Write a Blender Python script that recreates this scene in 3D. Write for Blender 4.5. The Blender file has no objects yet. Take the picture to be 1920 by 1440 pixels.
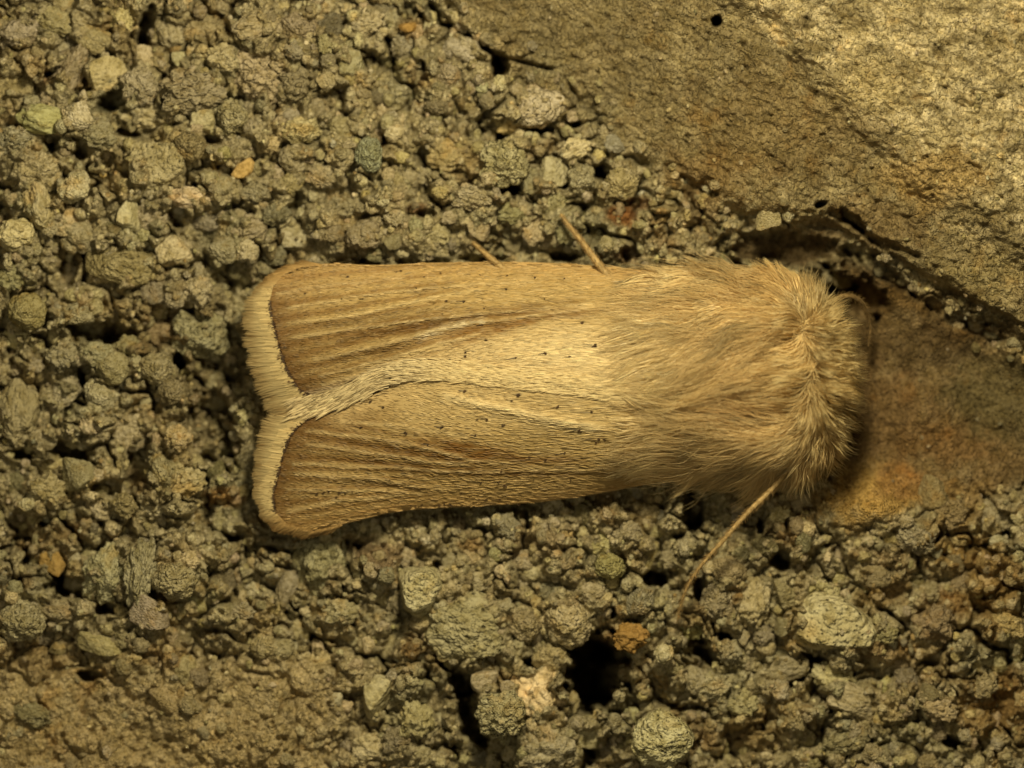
import bpy, math, random
import numpy as np
random.seed(7)
RNG = np.random.default_rng(11)
SC = bpy.context.scene
COL = SC.collection

# ------------------------------------------------------------------ camera, world, lamps
PX = 60.0                      # photograph pixels per millimetre; 1 unit = 1 mm
CAMZ = 110.0
cam_d = bpy.data.cameras.new("camera"); cam = bpy.data.objects.new("camera", cam_d); COL.objects.link(cam)
cam.location = (0, 0, CAMZ)
cam_d.sensor_width = 36.0; cam_d.lens = 36.0 * CAMZ / 32.0
cam_d.clip_start = 1.0; cam_d.clip_end = 1000.0
cam_d.dof.use_dof = True; cam_d.dof.focus_distance = CAMZ - 2.3; cam_d.dof.aperture_fstop = 0.042
SC.camera = cam
w = bpy.data.worlds.new("World"); SC.world = w; w.use_nodes = True
bg = w.node_tree.nodes["Background"]; bg.inputs[0].default_value = (1.0, 0.85, 0.52, 1); bg.inputs[1].default_value = 0.02

def lamp(name, loc, aim, energy, size, color):
    d = bpy.data.lights.new(name, 'AREA'); d.shape = 'DISK'; d.size = size; d.energy = energy; d.color = color
    o = bpy.data.objects.new(name, d); COL.objects.link(o); o.location = loc
    from mathutils import Vector
    o.rotation_euler = (Vector(aim) - Vector(loc)).to_track_quat('-Z', 'Y').to_euler()
    return o
lamp("torch", (4.5, 20, 40), (2.5, 1.5, 0), 23500, 7, (1.0, 0.845, 0.465))
lamp("flash", (-16, -14, 112), (0, 0, 0), 13500, 12, (1.0, 0.85, 0.47))
SC.view_settings.view_transform = 'Standard'; SC.view_settings.look = 'None'
SC.view_settings.exposure = 0.0; SC.view_settings.gamma = 1.0
SC.cycles.max_bounces = 8; SC.cycles.diffuse_bounces = 5; SC.cycles.glossy_bounces = 2

# ------------------------------------------------------------------ maths helpers
def W(px, py, z):
    """photograph pixel + height (mm) -> world"""
    px = np.asarray(px, float); py = np.asarray(py, float); z = np.asarray(z, float) + 0 * px
    k = (CAMZ - z) / CAMZ / PX
    return np.stack([(px - 960) * k, (720 - py) * k, z], -1)

_perm = np.random.default_rng(5).permutation(256); _perm = np.concatenate([_perm, _perm, _perm])
_g = np.random.default_rng(6).normal(size=(256, 3)); _g /= np.linalg.norm(_g, axis=1)[:, None]
def pn(x, y, z=0.0):
    x, y, z = np.broadcast_arrays(np.asarray(x, float), np.asarray(y, float), np.asarray(z, float))
    xi, yi, zi = np.floor(x).astype(int), np.floor(y).astype(int), np.floor(z).astype(int)
    xf, yf, zf = x - xi, y - yi, z - zi
    f = lambda t: t * t * t * (t * (t * 6 - 15) + 10)
    u, v, w_ = f(xf), f(yf), f(zf)
    def c(a, b, d):
        h = _perm[_perm[_perm[(xi + a) & 255] + ((yi + b) & 255)] + ((zi + d) & 255)]
        g = _g[h]
        return g[..., 0] * (xf - a) + g[..., 1] * (yf - b) + g[..., 2] * (zf - d)
    def mix(a, b, t): return a + (b - a) * t
    return 1.6 * mix(mix(mix(c(0,0,0), c(1,0,0), u), mix(c(0,1,0), c(1,1,0), u), v),
                     mix(mix(c(0,0,1), c(1,0,1), u), mix(c(0,1,1), c(1,1,1), u), v), w_)
def fbm(x, y, z=0.0, o=4):
    s = 0; a = 1.0
    for i in range(o):
        s = s + a * pn(x + 17.3 * i, y - 9.1 * i, z); x = x * 2.03; y = y * 2.03; z = z * 2.03; a *= 0.5
    return s
def worley(x, y, seed=0):
    xi, yi = np.floor(x).astype(int), np.floor(y).astype(int)
    best = np.full(x.shape, 9.0); idr = np.zeros(x.shape); second = np.full(x.shape, 9.0)
    for a in (-1, 0, 1):
        for b in (-1, 0, 1):
            h = _perm[_perm[(xi + a + seed * 7) & 255] + ((yi + b + seed * 13) & 255)]
            jx = _perm[h] / 255.0; jy = _perm[h + 37] / 255.0; r = _perm[h + 91] / 255.0
            d = np.hypot(xi + a + jx - x, yi + b + jy - y)
            near = d < best
            second = np.where(near, best, np.minimum(second, d))
            idr = np.where(near, r, idr); best = np.where(near, d, best)
    return best, second, idr
def sstep(a, b, x):
    t = np.clip((x - a) / (b - a), 0, 1); return t * t * (3 - 2 * t)
def poly_d(px, py, pts, signed=False):
    """distance to a polyline and the running parameter 0..1"""
    pts = np.asarray(pts, float); best = np.full(np.shape(px), 1e9); tt = np.zeros(np.shape(px)); sg = np.zeros(np.shape(px))
    n = len(pts) - 1
    for i in range(n):
        ax, ay = pts[i]; bx, by = pts[i + 1]; dx, dy = bx - ax, by - ay
        t = np.clip(((px - ax) * dx + (py - ay) * dy) / (dx * dx + dy * dy), 0, 1)
        d = np.hypot(px - ax - t * dx, py - ay - t * dy); m = d < best
        best = np.where(m, d, best); tt = np.where(m, (i + t) / n, tt)
        sg = np.where(m, np.sign(dx * (py - ay) - dy * (px - ax)), sg)
    return (best, tt, sg) if signed else (best, tt)
def inside(px, py, poly):
    poly = np.asarray(poly, float); r = np.zeros(np.shape(px), bool); n = len(poly)
    for i in range(n):
        x1, y1 = poly[i]; x2, y2 = poly[(i + 1) % n]
        c = ((y1 > py) != (y2 > py)) & (px < (x2 - x1) * (py - y1) / (y2 - y1 + 1e-12) + x1)
        r ^= c
    return r
def curve_pts(pts, n, sm=2):
    """resample a polyline smoothly by arc length"""
    p = np.asarray(pts, float)
    for _ in range(sm):
        q = [p[0]]
        for i in range(len(p) - 1):
            q += [0.75 * p[i] + 0.25 * p[i + 1], 0.25 * p[i] + 0.75 * p[i + 1]]
        q.append(p[-1]); p = np.array(q)
    d = np.r_[0, np.cumsum(np.linalg.norm(np.diff(p, axis=0), axis=1))]
    t = np.linspace(0, d[-1], n)
    return np.stack([np.interp(t, d, p[:, k]) for k in range(p.shape[1])], 1)

def mesh_obj(name, verts, faces, mat, parent=None, colors=None, smooth=True, origin=(0, 0, 0)):
    verts = np.asarray(verts, np.float32).reshape(-1, 3) - np.asarray(origin, np.float32)
    faces = np.asarray(faces, np.int32); k = faces.shape[1]
    me = bpy.data.meshes.new(name)
    me.vertices.add(len(verts)); me.vertices.foreach_set('co', verts.ravel())
    me.loops.add(faces.size); me.loops.foreach_set('vertex_index', faces.ravel())
    me.polygons.add(len(faces)); me.polygons.foreach_set('loop_start', np.arange(0, faces.size, k, dtype=np.int32))
    me.polygons.foreach_set('use_smooth', np.full(len(faces), smooth))
    me.update(calc_edges=True)
    if colors is not None:
        a = me.color_attributes.new('Col', 'FLOAT_COLOR', 'POINT')
        c = np.ones((len(verts), 4), np.float32); c[:, :3] = colors; a.data.foreach_set('color', c.ravel())
    me.materials.append(mat)
    o = bpy.data.objects.new(name, me); COL.objects.link(o)
    if parent is not None: o.parent = parent
    return o
def grid_faces(nu, nv):
    i = np.arange(nu - 1)[:, None] * nv + np.arange(nv - 1)[None, :]; i = i.ravel()
    return np.stack([i, i + 1, i + nv + 1, i + nv], 1)
def tubes(P, R, sides=3):
    """P (N,K,3), R (N,K) -> verts, faces"""
    N, K, _ = P.shape
    T = np.gradient(P, axis=1); T /= np.linalg.norm(T, axis=2, keepdims=True) + 1e-9
    up = np.zeros_like(T); up[..., 2] = 1; up[..., 1] += 0.13
    A = np.cross(T, up); A /= np.linalg.norm(A, axis=2, keepdims=True) + 1e-9; B = np.cross(A, T)
    ang = np.arange(sides) * 2 * math.pi / sides + math.pi / 2
    V = P[:, :, None] + R[:, :, None, None] * (A[:, :, None] * np.cos(ang)[None, None, :, None] + B[:, :, None] * np.sin(ang)[None, None, :, None])
    n = np.arange(N)[:, None, None] * K * sides; k = np.arange(K - 1)[None, :, None] * sides; s = np.arange(sides)[None, None, :]; s2 = (s + 1) % sides
    F = np.stack([n + k + s, n + k + s2, n + k + sides + s2, n + k + sides + s], -1).reshape(-1, 4)
    return V.reshape(-1, 3), F
def ribbons(P, R, tilt=None):
    N, K, _ = P.shape
    T = np.gradient(P, axis=1); T /= np.linalg.norm(T, axis=2, keepdims=True) + 1e-9
    up = np.zeros_like(T); up[..., 2] = 1
    if tilt is not None: up[..., 0] += tilt[:, None, 0]; up[..., 1] += tilt[:, None, 1]
    A = np.cross(T, up); A /= np.linalg.norm(A, axis=2, keepdims=True) + 1e-9
    V = np.stack([P - A * R[..., None], P + A * R[..., None]], 2)
    n = np.arange(N)[:, None] * K * 2; k = np.arange(K - 1)[None, :] * 2
    i = (n + k).ravel()
    return V.reshape(-1, 3), np.stack([i, i + 1, i + 3, i + 2], 1)

# ------------------------------------------------------------------ materials
def new_mat(name):
    m = bpy.data.materials.new(name); m.use_nodes = True; nt = m.node_tree
    b = nt.nodes["Principled BSDF"]; return m, nt, b
def nd(nt, t, **kw):
    n = nt.nodes.new(t)
    for k, v in kw.items():
        if k.startswith('i_'): n.inputs[k[2:].replace('_', ' ')].default_value = v
        else: setattr(n, k, v)
    return n
def mixc(nt, fac, a, b, mode='MIX'):
    n = nt.nodes.new('ShaderNodeMix'); n.data_type = 'RGBA'; n.blend_type = mode
    for sock, v in ((n.inputs[0], fac), (n.inputs[6], a), (n.inputs[7], b)):
        if hasattr(v, 'is_output'): nt.links.new(v, sock)
        elif isinstance(v, (int, float)): sock.default_value = v
        else: sock.default_value = (*v, 1)
    return n.outputs[2]
def ramp(nt, src, p0, p1, c0=0.0, c1=1.0):
    n = nt.nodes.new('ShaderNodeMapRange'); n.interpolation_type = 'SMOOTHSTEP'; nt.links.new(src, n.inputs[0])
    n.inputs[1].default_value = p0; n.inputs[2].default_value = p1; n.inputs[3].default_value = c0; n.inputs[4].default_value = c1
    return n.outputs[0]
def stone_mat(name, source, k=1.0, bump=1.0, speck=1.0, rough=0.86):
    """gritty mineral: colour from an attribute or the object, pores, grey-green and ochre mottling, fine relief"""
    m, nt, b = new_mat(name)
    if source == 'Col': base = nd(nt, 'ShaderNodeAttribute', attribute_name='Col').outputs['Color']
    else: base = nd(nt, 'ShaderNodeObjectInfo').outputs['Color']
    if source == 'obj':
        tc = nd(nt, 'ShaderNodeTexCoord').outputs['Object']
        oi = nd(nt, 'ShaderNodeObjectInfo')
        mm = nd(nt, 'ShaderNodeVectorMath', operation='ADD'); nt.links.new(tc, mm.inputs[0])
        ml = nd(nt, 'ShaderNodeMath', operation='MULTIPLY'); nt.links.new(oi.outputs['Random'], ml.inputs[0]); ml.inputs[1].default_value = 50
        nt.links.new(ml.outputs[0], mm.inputs[1]); vec = mm.outputs[0]
    else: vec = nd(nt, 'ShaderNodeNewGeometry').outputs['Position']
    def noise(scale, detail=4, rough_=0.6):
        n = nd(nt, 'ShaderNodeTexNoise'); n.inputs['Scale'].default_value = scale * k; n.inputs['Detail'].default_value = detail
        n.inputs['Roughness'].default_value = rough_; nt.links.new(vec, n.inputs['Vector']); return n.outputs['Fac']
    def vor(scale, rnd=1.0):
        n = nd(nt, 'ShaderNodeTexVoronoi'); n.inputs['Scale'].default_value = scale * k; nt.links.new(vec, n.inputs['Vector']); return n
    n1 = noise(2.2, 5); n2 = noise(7.0, 4, 0.7); n3 = noise(24.0, 3, 0.7); n4 = noise(0.9, 3)
    c = mixc(nt, ramp(nt, n1, 0.35, 0.68), base, (0.84, 0.82, 0.72), 'MULTIPLY')
    c = mixc(nt, ramp(nt, n2, 0.46, 0.62, 0, 0.75), c, (0.55, 0.51, 0.38), 'MULTIPLY')
    c = mixc(nt, ramp(nt, n4, 0.56, 0.72, 0, 0.5), c, (1.05, 0.80, 0.46), 'MULTIPLY')
    c = mixc(nt, ramp(nt, n3, 0.52, 0.70, 0, 0.45), c, (1.5, 1.45, 1.25), 'MULTIPLY')
    v1 = vor(9.0); v2 = vor(17.0)
    s1 = ramp(nt, v1.outputs['Distance'], 0.10, 0.24, 1.0, 0.0); s2 = ramp(nt, v2.outputs['Distance'], 0.12, 0.26, 1.0, 0.0)
    gate = ramp(nt, n2, 0.42, 0.54)
    def mul(a, b_):
        n = nd(nt, 'ShaderNodeMath', operation='MULTIPLY'); nt.links.new(a, n.inputs[0])
        if hasattr(b_, 'is_output'): nt.links.new(b_, n.inputs[1])
        else: n.inputs[1].default_value = b_
        return n.outputs[0]
    def add(a, b_):
        n = nd(nt, 'ShaderNodeMath', operation='ADD'); nt.links.new(a, n.inputs[0]); nt.links.new(b_, n.inputs[1]); return n.outputs[0]
    g1 = mul(s1, gate); g2 = mul(s2, ramp(nt, n1, 0.42, 0.60))
    c = mixc(nt, mul(g1, 0.75 * speck), c, (0.035, 0.026, 0.015)); c = mixc(nt, mul(g2, 0.55 * speck), c, (0.05, 0.04, 0.022))
    nt.links.new(c, b.inputs['Base Color'])
    b.inputs['Roughness'].default_value = rough
    b.inputs['Specular IOR Level'].default_value = 0.22
    gl = ramp(nt, v2.outputs['Color'], 0.93, 0.99)   # the odd glinting crystal
    rr = ramp(nt, gl, 0, 1, rough, 0.35); nt.links.new(rr, b.inputs['Roughness'])
    v3 = vor(11.0); v4 = vor(26.0)
    bead = add(ramp(nt, v3.outputs['Distance'], 0.0, 0.75, 0.040, 0.0), ramp(nt, v4.outputs['Distance'], 0.0, 0.75, 0.014, 0.0))
    h0 = add(mul(n2, 0.035), bead)
    h = add(h0, add(mul(n3, 0.020), add(mul(g1, -0.07 * speck), mul(g2, -0.04 * speck))))
    bm = nd(nt, 'ShaderNodeBump'); bm.inputs['Strength'].default_value = bump; bm.inputs['Distance'].default_value = 1.6 / k
    nt.links.new(h, bm.inputs['Height']); nt.links.new(bm.outputs[0], b.inputs['Normal'])
    return m
M_ground = stone_mat('crumbly_concrete', 'Col')
M_stuff = stone_mat('small_grain_mineral', 'Col', k=1.25)
M_grain = stone_mat('grain_mineral', 'obj', k=0.45, bump=0.9)
M_grain2 = stone_mat('speckled_grain', 'obj', k=0.62, bump=0.7, speck=1.25); M_grain3 = stone_mat('dusty_grain', 'obj', k=0.33, bump=0.55, speck=0.6)
M_pale = stone_mat('pale_mineral', 'obj', k=0.40, bump=0.4, speck=0.35)
def fuzz_mat(name, transl=0.25, spec=0.25, rough=0.5):
    m, nt, b = new_mat(name)
    at = nd(nt, 'ShaderNodeAttribute', attribute_name='Col')
    nt.links.new(at.outputs['Color'], b.inputs['Base Color']); b.inputs['Roughness'].default_value = rough
    b.inputs['Specular IOR Level'].default_value = spec
    tr = nd(nt, 'ShaderNodeBsdfTranslucent'); nt.links.new(at.outputs['Color'], tr.inputs[0])
    mx = nd(nt, 'ShaderNodeMixShader'); mx.inputs[0].default_value = transl
    nt.links.new(b.outputs[0], mx.inputs[1]); nt.links.new(tr.outputs[0], mx.inputs[2])
    nt.links.new(mx.outputs[0], nt.nodes['Material Output'].inputs[0]); return m
M_fur = fuzz_mat('moth_fur', 0.36, 0.4, 0.38)
M_scale = fuzz_mat('wing_scales', 0.10, 0.28, 0.5)
def wing_mat():
    m, nt, b = new_mat('wing_membrane')
    at = nd(nt, 'ShaderNodeAttribute', attribute_name='Col')
    tc = nd(nt, 'ShaderNodeNewGeometry').outputs['Position']
    mp = nd(nt, 'ShaderNodeMapping'); mp.inputs['Scale'].default_value = (2.2, 16, 8); nt.links.new(tc, mp.inputs[0])
    n = nd(nt, 'ShaderNodeTexNoise'); n.inputs['Scale'].default_value = 1.6; n.inputs['Detail'].default_value = 5; n.inputs['Roughness'].default_value = 0.7
    nt.links.new(mp.outputs[0], n.inputs['Vector'])
    c = mixc(nt, ramp(nt, n.outputs['Fac'], 0.42, 0.66, 0, 0.5), at.outputs['Color'], (0.72, 0.66, 0.55), 'MULTIPLY')
    nt.links.new(c, b.inputs['Base Color']); b.inputs['Roughness'].default_value = 0.55; b.inputs['Specular IOR Level'].default_value = 0.3
    bm = nd(nt, 'ShaderNodeBump'); bm.inputs['Strength'].default_value = 0.6; bm.inputs['Distance'].default_value = 0.05
    nt.links.new(n.outputs['Fac'], bm.inputs['Height']); nt.links.new(bm.outputs[0], b.inputs['Normal']); return m
M_wing = wing_mat()
def plain(name, col, rough=0.6):
    m, nt, b = new_mat(name); b.inputs['Base Color'].default_value = (*col, 1); b.inputs['Roughness'].default_value = rough
    n = nd(nt, 'ShaderNodeTexNoise'); n.inputs['Scale'].default_value = 9; n.inputs['Detail'].default_value = 4
    nt.links.new(nd(nt, 'ShaderNodeNewGeometry').outputs['Position'], n.inputs['Vector'])
    c = mixc(nt, ramp(nt, n.outputs['Fac'], 0.4, 0.65), col, tuple(x * 0.7 for x in col)); nt.links.new(c, b.inputs['Base Color'])
    bm = nd(nt, 'ShaderNodeBump'); bm.inputs['Strength'].default_value = 0.4; bm.inputs['Distance'].default_value = 0.05
    nt.links.new(n.outputs['Fac'], bm.inputs['Height']); nt.links.new(bm.outputs[0], b.inputs['Normal']); return m
M_body = plain('fur_underlayer', (0.70, 0.54, 0.30)); M_skin = plain('moth_cuticle', (0.36, 0.24, 0.11)); M_curl = plain('antenna_shaded', (0.27, 0.18, 0.08)); M_leg = plain('leg_scales', (0.50, 0.35, 0.16)); M_eye = plain('moth_eye', (0.03, 0.02, 0.012), 0.25)  # curled antenna: darker copy with the shade beside the head painted in

# ------------------------------------------------------------------ the moth's plan (photograph pixels)
U_COSTA = [(1340,530),(1240,509),(1120,498),(1000,491),(900,491),(800,493),(700,498),(630,493),(575,498),(528,515)]
U_TERM = [(528,515),(508,538),(502,565),(508,605),(519,650),(533,692),(556,730),(598,757)]
U_INNER = [(1340,775),(1220,762),(1180,745),(1100,724),(1000,714),(900,703),(830,690),(770,693),(715,708),(655,738),(598,757)]
L_COSTA = [(1340,880),(1260,898),(1180,915),(1100,930),(1000,944),(850,951),(740,958),(650,982),(588,998)]
L_TERM = [(588,998),(535,985),(513,962),(507,930),(518,890),(527,850),(540,816),(562,793),(595,775),(645,765),(700,744)]
L_INNER = [(1340,700),(1200,690),(1050,680),(900,675),(800,690),(700,744)]
FRINGE_OUT_U = [(560,492),(505,514),(478,540),(452,562),(447,600),(450,645),(459,700),(475,745),(492,775),(525,785)]
OUTLINE = [(1340,520),(1240,508),(1120,497),(1000,490),(800,491),(620,492),(505,512),(452,560),(447,620),(460,700),(490,778),(472,840),(468,900),(475,950),(530,1000),(590,1004),(650,985),(740,960),(1000,946),(1180,917),(1260,900),(1400,925),(1500,905),(1590,830),(1612,720),(1600,620),(1560,550),(1480,505),(1380,495)]

U_LINE = U_TERM[2:]; L_LINE = L_TERM[2:-1]
def wing_base_z(px, py):
    xs = [440, 520, 600, 750, 900, 1100, 1250, 1400]
    yc = np.interp(px, xs, [760, 758, 756, 730, 715, 708, 706, 706])
    top = np.interp(px, xs, [500, 505, 494, 494, 491, 497, 508, 530]); bot = np.interp(px, xs, [1000, 990, 997, 957, 949, 930, 899, 880])
    H = np.interp(px, xs, [0.35, 0.75, 1.15, 1.75, 2.15, 2.5, 2.65, 2.6]); zr = np.interp(px, xs, [0.75, 0.75, 0.7, 0.7, 0.75, 0.85, 0.95, 1.1])
    t = np.where(py < yc, (yc - py) / (yc - top), (py - yc) / (bot - yc)); t = np.clip(t, 0, 1.15)
    z = zr + H * (1 - np.power(t, 2.3))
    # the trough in which the two wings meet near their ends
    d, _ = poly_d(px, py, [(440,765),(600,762),(700,745),(800,735)])
    z = z - 0.30 * np.exp(-(d / 38) ** 2) * sstep(860, 640, px)
    # rolled-down costa at the tips
    return z
U_RIDGE = [([(545,578),(660,556),(830,536),(1000,528)],4,.08),([(545,607),(680,588),(850,550),(900,545)],4,.08),([(550,633),(700,611),(880,590),(1180,566)],4,.09),
           ([(590,675),(700,652),(870,608),(1000,592),(1190,567)],5,.13),([(600,705),(700,680),(810,648),(900,625)],4,.08),([(610,722),(690,700),(760,681)],4,.04),
           ([(840,693),(930,708),(1100,722),(1180,740),(1215,757)],13,.08),([(520,552),(640,530),(760,522)],5,.03)]
L_RIDGE = [([(580,808),(700,822),(810,843),(880,862),(960,868)],4,.10),([(575,835),(680,846),(790,864),(880,872)],4,.09),([(550,870),(700,877),(850,884),(1180,880)],4,.08),
           ([(555,890),(690,897),(800,914),(850,920)],4,.09),([(540,918),(690,920),(790,926)],4,.08),([(540,962),(640,938),(750,931)],5,.08),
           ([(830,742),(900,757),(1000,780),(1090,798),(1145,806)],9,.17),([(640,790),(760,800),(880,820)],5,.03)]
U_GROOVE = [([(550,620),(700,600),(860,570)],5,.04),([(580,655),(720,628),(860,602),(1060,575)],5,.08),([(600,690),(720,663),(860,628)],5,.08)]
L_GROOVE = [([(580,822),(700,836),(800,856),(860,872)],5,.06),([(560,855),(700,866),(830,884)],5,.06),([(560,905),(700,908),(800,922)],5,.08)]
def wing_z(px, py, up):
    z = wing_base_z(px, py)
    wob = 3.0 * pn(px / 60, py / 30, 3.3)
    for (l, s, a) in (U_RIDGE if up else L_RIDGE):
        d, t = poly_d(px, py + wob, l); z = z + (a if up or a > .15 else a * .6) * np.exp(-(d / s) ** 2) * np.sin(np.pi * np.clip(t, 0.03, 0.97)) ** 0.5
    for (l, s, a) in (U_GROOVE if up else L_GROOVE):
        d, t = poly_d(px, py + wob, l); z = z - (a if up else a * .5) * np.exp(-(d / s) ** 2) * np.sin(np.pi * np.clip(t, 0.03, 0.97)) ** 0.5
    z = z + 0.010 * pn(px / 26, py / 9, 7.7)
    z = z + 0.03 * pn(px / 90, py / 40, 2.7)
    if up:
        d, _ = poly_d(px, py, U_INNER); z = z + 0.045 * sstep(950, 760, px) + 0.004 + 0.05 * np.exp(-(d / 16) ** 2) * sstep(900, 700, px)
    else:
        z = z - 0.02
        d, _ = poly_d(px, py, [(850,693),(930,708),(1100,722),(1180,740),(1215,757)]); z = z + .075 * np.exp(-(d / 24) ** 2)
    return z
DOTS = [(652,519,1),(752,508,.8),(572,550,.8),(795,519,.7),(837,564,1),(870,565,1),(949,542,1),(951,516,.8),(826,512,.7),(900,515,.6),(905,610,1.2),(912,637,1.3),
 (873,661,1),(872,668,1),(845,675,1),(853,676,.7),(756,681,1.2),(916,691,1.2),(872,733,1.3),(695,752,1.2),(718,764,1),(913,787,1.1),(895,786,.8),(829,801,1.3),(945,798,1.3),
 (761,812,1.4),(891,816,1),(802,834,.8),(677,802,1),(907,578,.7),(829,589,.7),(1003,521,1),(1057,522,1),(1093,605,1.6),(1116,649,1.7),(1023,663,1.4),(1068,669,1),
 (1207,614,1),(1183,629,.8),(973,741,1.5),(959,751,1),(1047,763,1.4),(1088,808,1.6),(1123,823,1.3),(1135,825,1),(1118,830,1),(993,859,1.3),(1024,863,1.1),(1059,850,1),
 (948,910,1.4),(902,905,1),(935,904,.9),(940,884,.8),(912,937,1),(937,936,1),(847,947,1.2),(973,947,1.1),(1110,772,.9),(968,671,1),(594,926,1.1),(607,924,.9),(616,923,.7),
 (636,924,1),(648,923,.9),(660,922,.7),(630,933,.8),(864,925,.8),(824,947,1),(833,946,.9),(791,947,.8),(770,949,.9),(779,948,.8),(742,510,.5),(1088,520,.5),(700,870,.5),
 (1150,545,.6),(1020,560,.5),(780,540,.6),(730,900,.6),(1070,900,.7),(1130,880,.6),(680,560,.5),(640,560,.5),(1000,900,.6),(880,515,.5)]
STREAKS_U = [([(570,648),(700,620),(850,598),(1000,583),(1100,572)],11,(0.40,0.235,0.08),.75),([(720,655),(850,628),(930,605),(1020,592),(1190,578)],9,(0.50,0.29,0.095),.8),
 ([(860,640),(930,618),(1000,602)],9,(0.52,0.30,0.10),.75),([(560,620),(700,600),(850,575)],7,(0.40,0.27,0.12),.5),([(560,685),(680,665),(790,640)],9,(0.38,0.235,0.09),.6),
 ([(640,640),(800,610),(860,600)],8,(0.33,0.185,0.06),.6),([(760,545),(850,535)],7,(0.42,0.28,0.12),.55)]
STREAKS_L = [([(575,820),(700,836),(820,858),(900,872)],11,(0.38,0.215,0.07),.7),([(560,855),(700,868),(830,885),(960,887),(1180,886)],8,(0.34,0.185,0.055),.75),
 ([(790,830),(880,845),(960,862)],14,(0.44,0.23,0.065),.8),([(920,850),(1000,862),(1110,862)],7,(0.46,0.26,0.09),.7),([(560,900),(700,908),(800,920)],7,(0.40,0.26,0.11),.4)]
def wing_col(px, py, up):
    n = len(np.atleast_1d(px)); c = np.tile(np.array([0.49, 0.36, 0.165]), (n, 1))
    wob = 5 * pn(px / 70, py / 18, 1.1) + 2.5 * pn(px / 22, py / 7, 4.1)
    def blend(col, a):
        nonlocal c
        a = np.clip(a, 0, 1)[:, None]; c = c * (1 - a) + np.array(col)[None] * a
    # pale middle field with its highlight painted in, tawny costal and outer fields
    mid = sstep(0.95, 0.1, np.abs(py - 690 - wob) / 130) * sstep(650, 900, px) * (1 - .55 * sstep(1120, 1300, px))
    blend((0.69, 0.545, 0.315), mid * 0.9)
    blend((0.80, 0.66, 0.41), 0.8 * np.exp(-((px - 1080) / 130) ** 2 - ((py - 665) / 45) ** 2))  # cream sheen at the wing centre, painted into the colour
    term = poly_d(px, py, U_LINE if up else L_LINE)[0]
    out = np.exp(-(term / 175.0) ** 1.4)
    blend((0.33, 0.215, 0.085), out * .95)
    if up: th = np.arctan2(py - 440 + .5 * wob, 1500 - px) / .0256; fade_ = sstep(960, 760, px) * sstep(745, 700, py + .25 * (px - 600))
    else: th = np.arctan2(py - 893 + .4 * wob, 1060 - np.minimum(px, 1000)) / .042; fade_ = sstep(900, 740, px) * sstep(775, 810, py)
    st = np.sin(2 * np.pi * th); blend((0.24, 0.135, 0.04), .62 * fade_ * sstep(-.1, .9, st)); blend((0.56, 0.42, 0.20), .40 * fade_ * sstep(.3, .95, -st))
    blend((0.13, 0.062, 0.016), np.exp(-(term / 40.0) ** 1.1))
    for (l, s, col, a) in (STREAKS_U if up else STREAKS_L):
        d, t = poly_d(px, py + wob, l); blend(np.array(col) * np.array([.50, .47, .40]), 1.7 * a * np.exp(-(d / (s * 1.25)) ** 2) * (0.75 + 0.5 * pn(px / 30, py / 8, 9.0)) * np.sin(np.pi * np.clip(t, .08, .92)) ** .5)
    for (l, s, a) in (U_RIDGE if up else L_RIDGE):
        d, t = poly_d(px, py + 3.0 * pn(px / 60, py / 30, 3.3), l); blend((0.74, 0.60, 0.35), (0.55 if px.mean() else .5) * np.exp(-(d / (s * .8)) ** 2) * (0.75 + .6 * pn(px / 20, py / 6, 5.0)))
    if up:   # costal edge a little redder, white-grey dusting near the fold
        d = np.abs(py - np.interp(px, [p[0] for p in U_COSTA][::-1], [p[1] for p in U_COSTA][::-1])); blend((0.55, 0.35, 0.15), .55 * np.exp(-(d / 30)))
        d, _ = poly_d(px, py, [(595,752),(660,733),(715,702),(780,690),(850,694)]); blend((0.80, 0.72, 0.56), .8 * np.exp(-(d / 15) ** 2))
        d, _ = poly_d(px, py, [(790,632),(850,612),(905,600)]); blend((0.74, 0.68, 0.54), .5 * np.exp(-(d / 7) ** 2) * (0.6 + 1.2 * pn(px / 12, py / 6, 2.0)))
    else:
        d = np.abs(py - np.interp(px, [p[0] for p in L_COSTA][::-1], [p[1] for p in L_COSTA][::-1])); blend((0.56, 0.36, 0.15), .6 * np.exp(-(d / 30)))
        d, _ = poly_d(px, py, [(640,768),(720,742),(790,722)]); blend((0.66, 0.50, 0.27), .8 * np.exp(-(d / 26) ** 2))
        blend((0.60, 0.46, 0.24), .7 * sstep(690, 800, px) * sstep(835, 780, py))
    blend((0.13, 0.07, 0.025), np.exp(-(term / 4.5) ** 2) * sstep(-0.45, 0.05, pn(px / 9, py / 9, 1.5) + .25))
    for l, a in ((((850,693),(930,706),(1100,720),(1190,742)), .55), (((840,745),(900,758),(1000,781),(1090,799),(1140,806)), .7)):
        blend((0.84, 0.70, 0.44), a * np.exp(-(poly_d(px, py + .4 * wob, l)[0] / 8) ** 2))
    g = 1 + 0.13 * pn(px / 16, py / 3.5, 8.0) + 0.08 * pn(px / 5, py / 3, 3.0)
    c = c * g[:, None]
    for (dx, dy, s) in DOTS:
        e = ((px - dx) / (3.1 * s)) ** 2 + ((py - dy) / (2.1 * s)) ** 2
        if e.min() < 4: blend((0.045, 0.025, 0.012), np.exp(-e ** 1.6) * .95)
    return c

MO = W(1000, 720, 0.0)                                    # the moth's base point
moth = bpy.data.objects.new('moth', None); COL.objects.link(moth); moth.location = MO
moth['label'] = 'furry straw-coloured moth at rest with folded pale brown streaked wings'; moth['category'] = 'moth'

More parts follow.
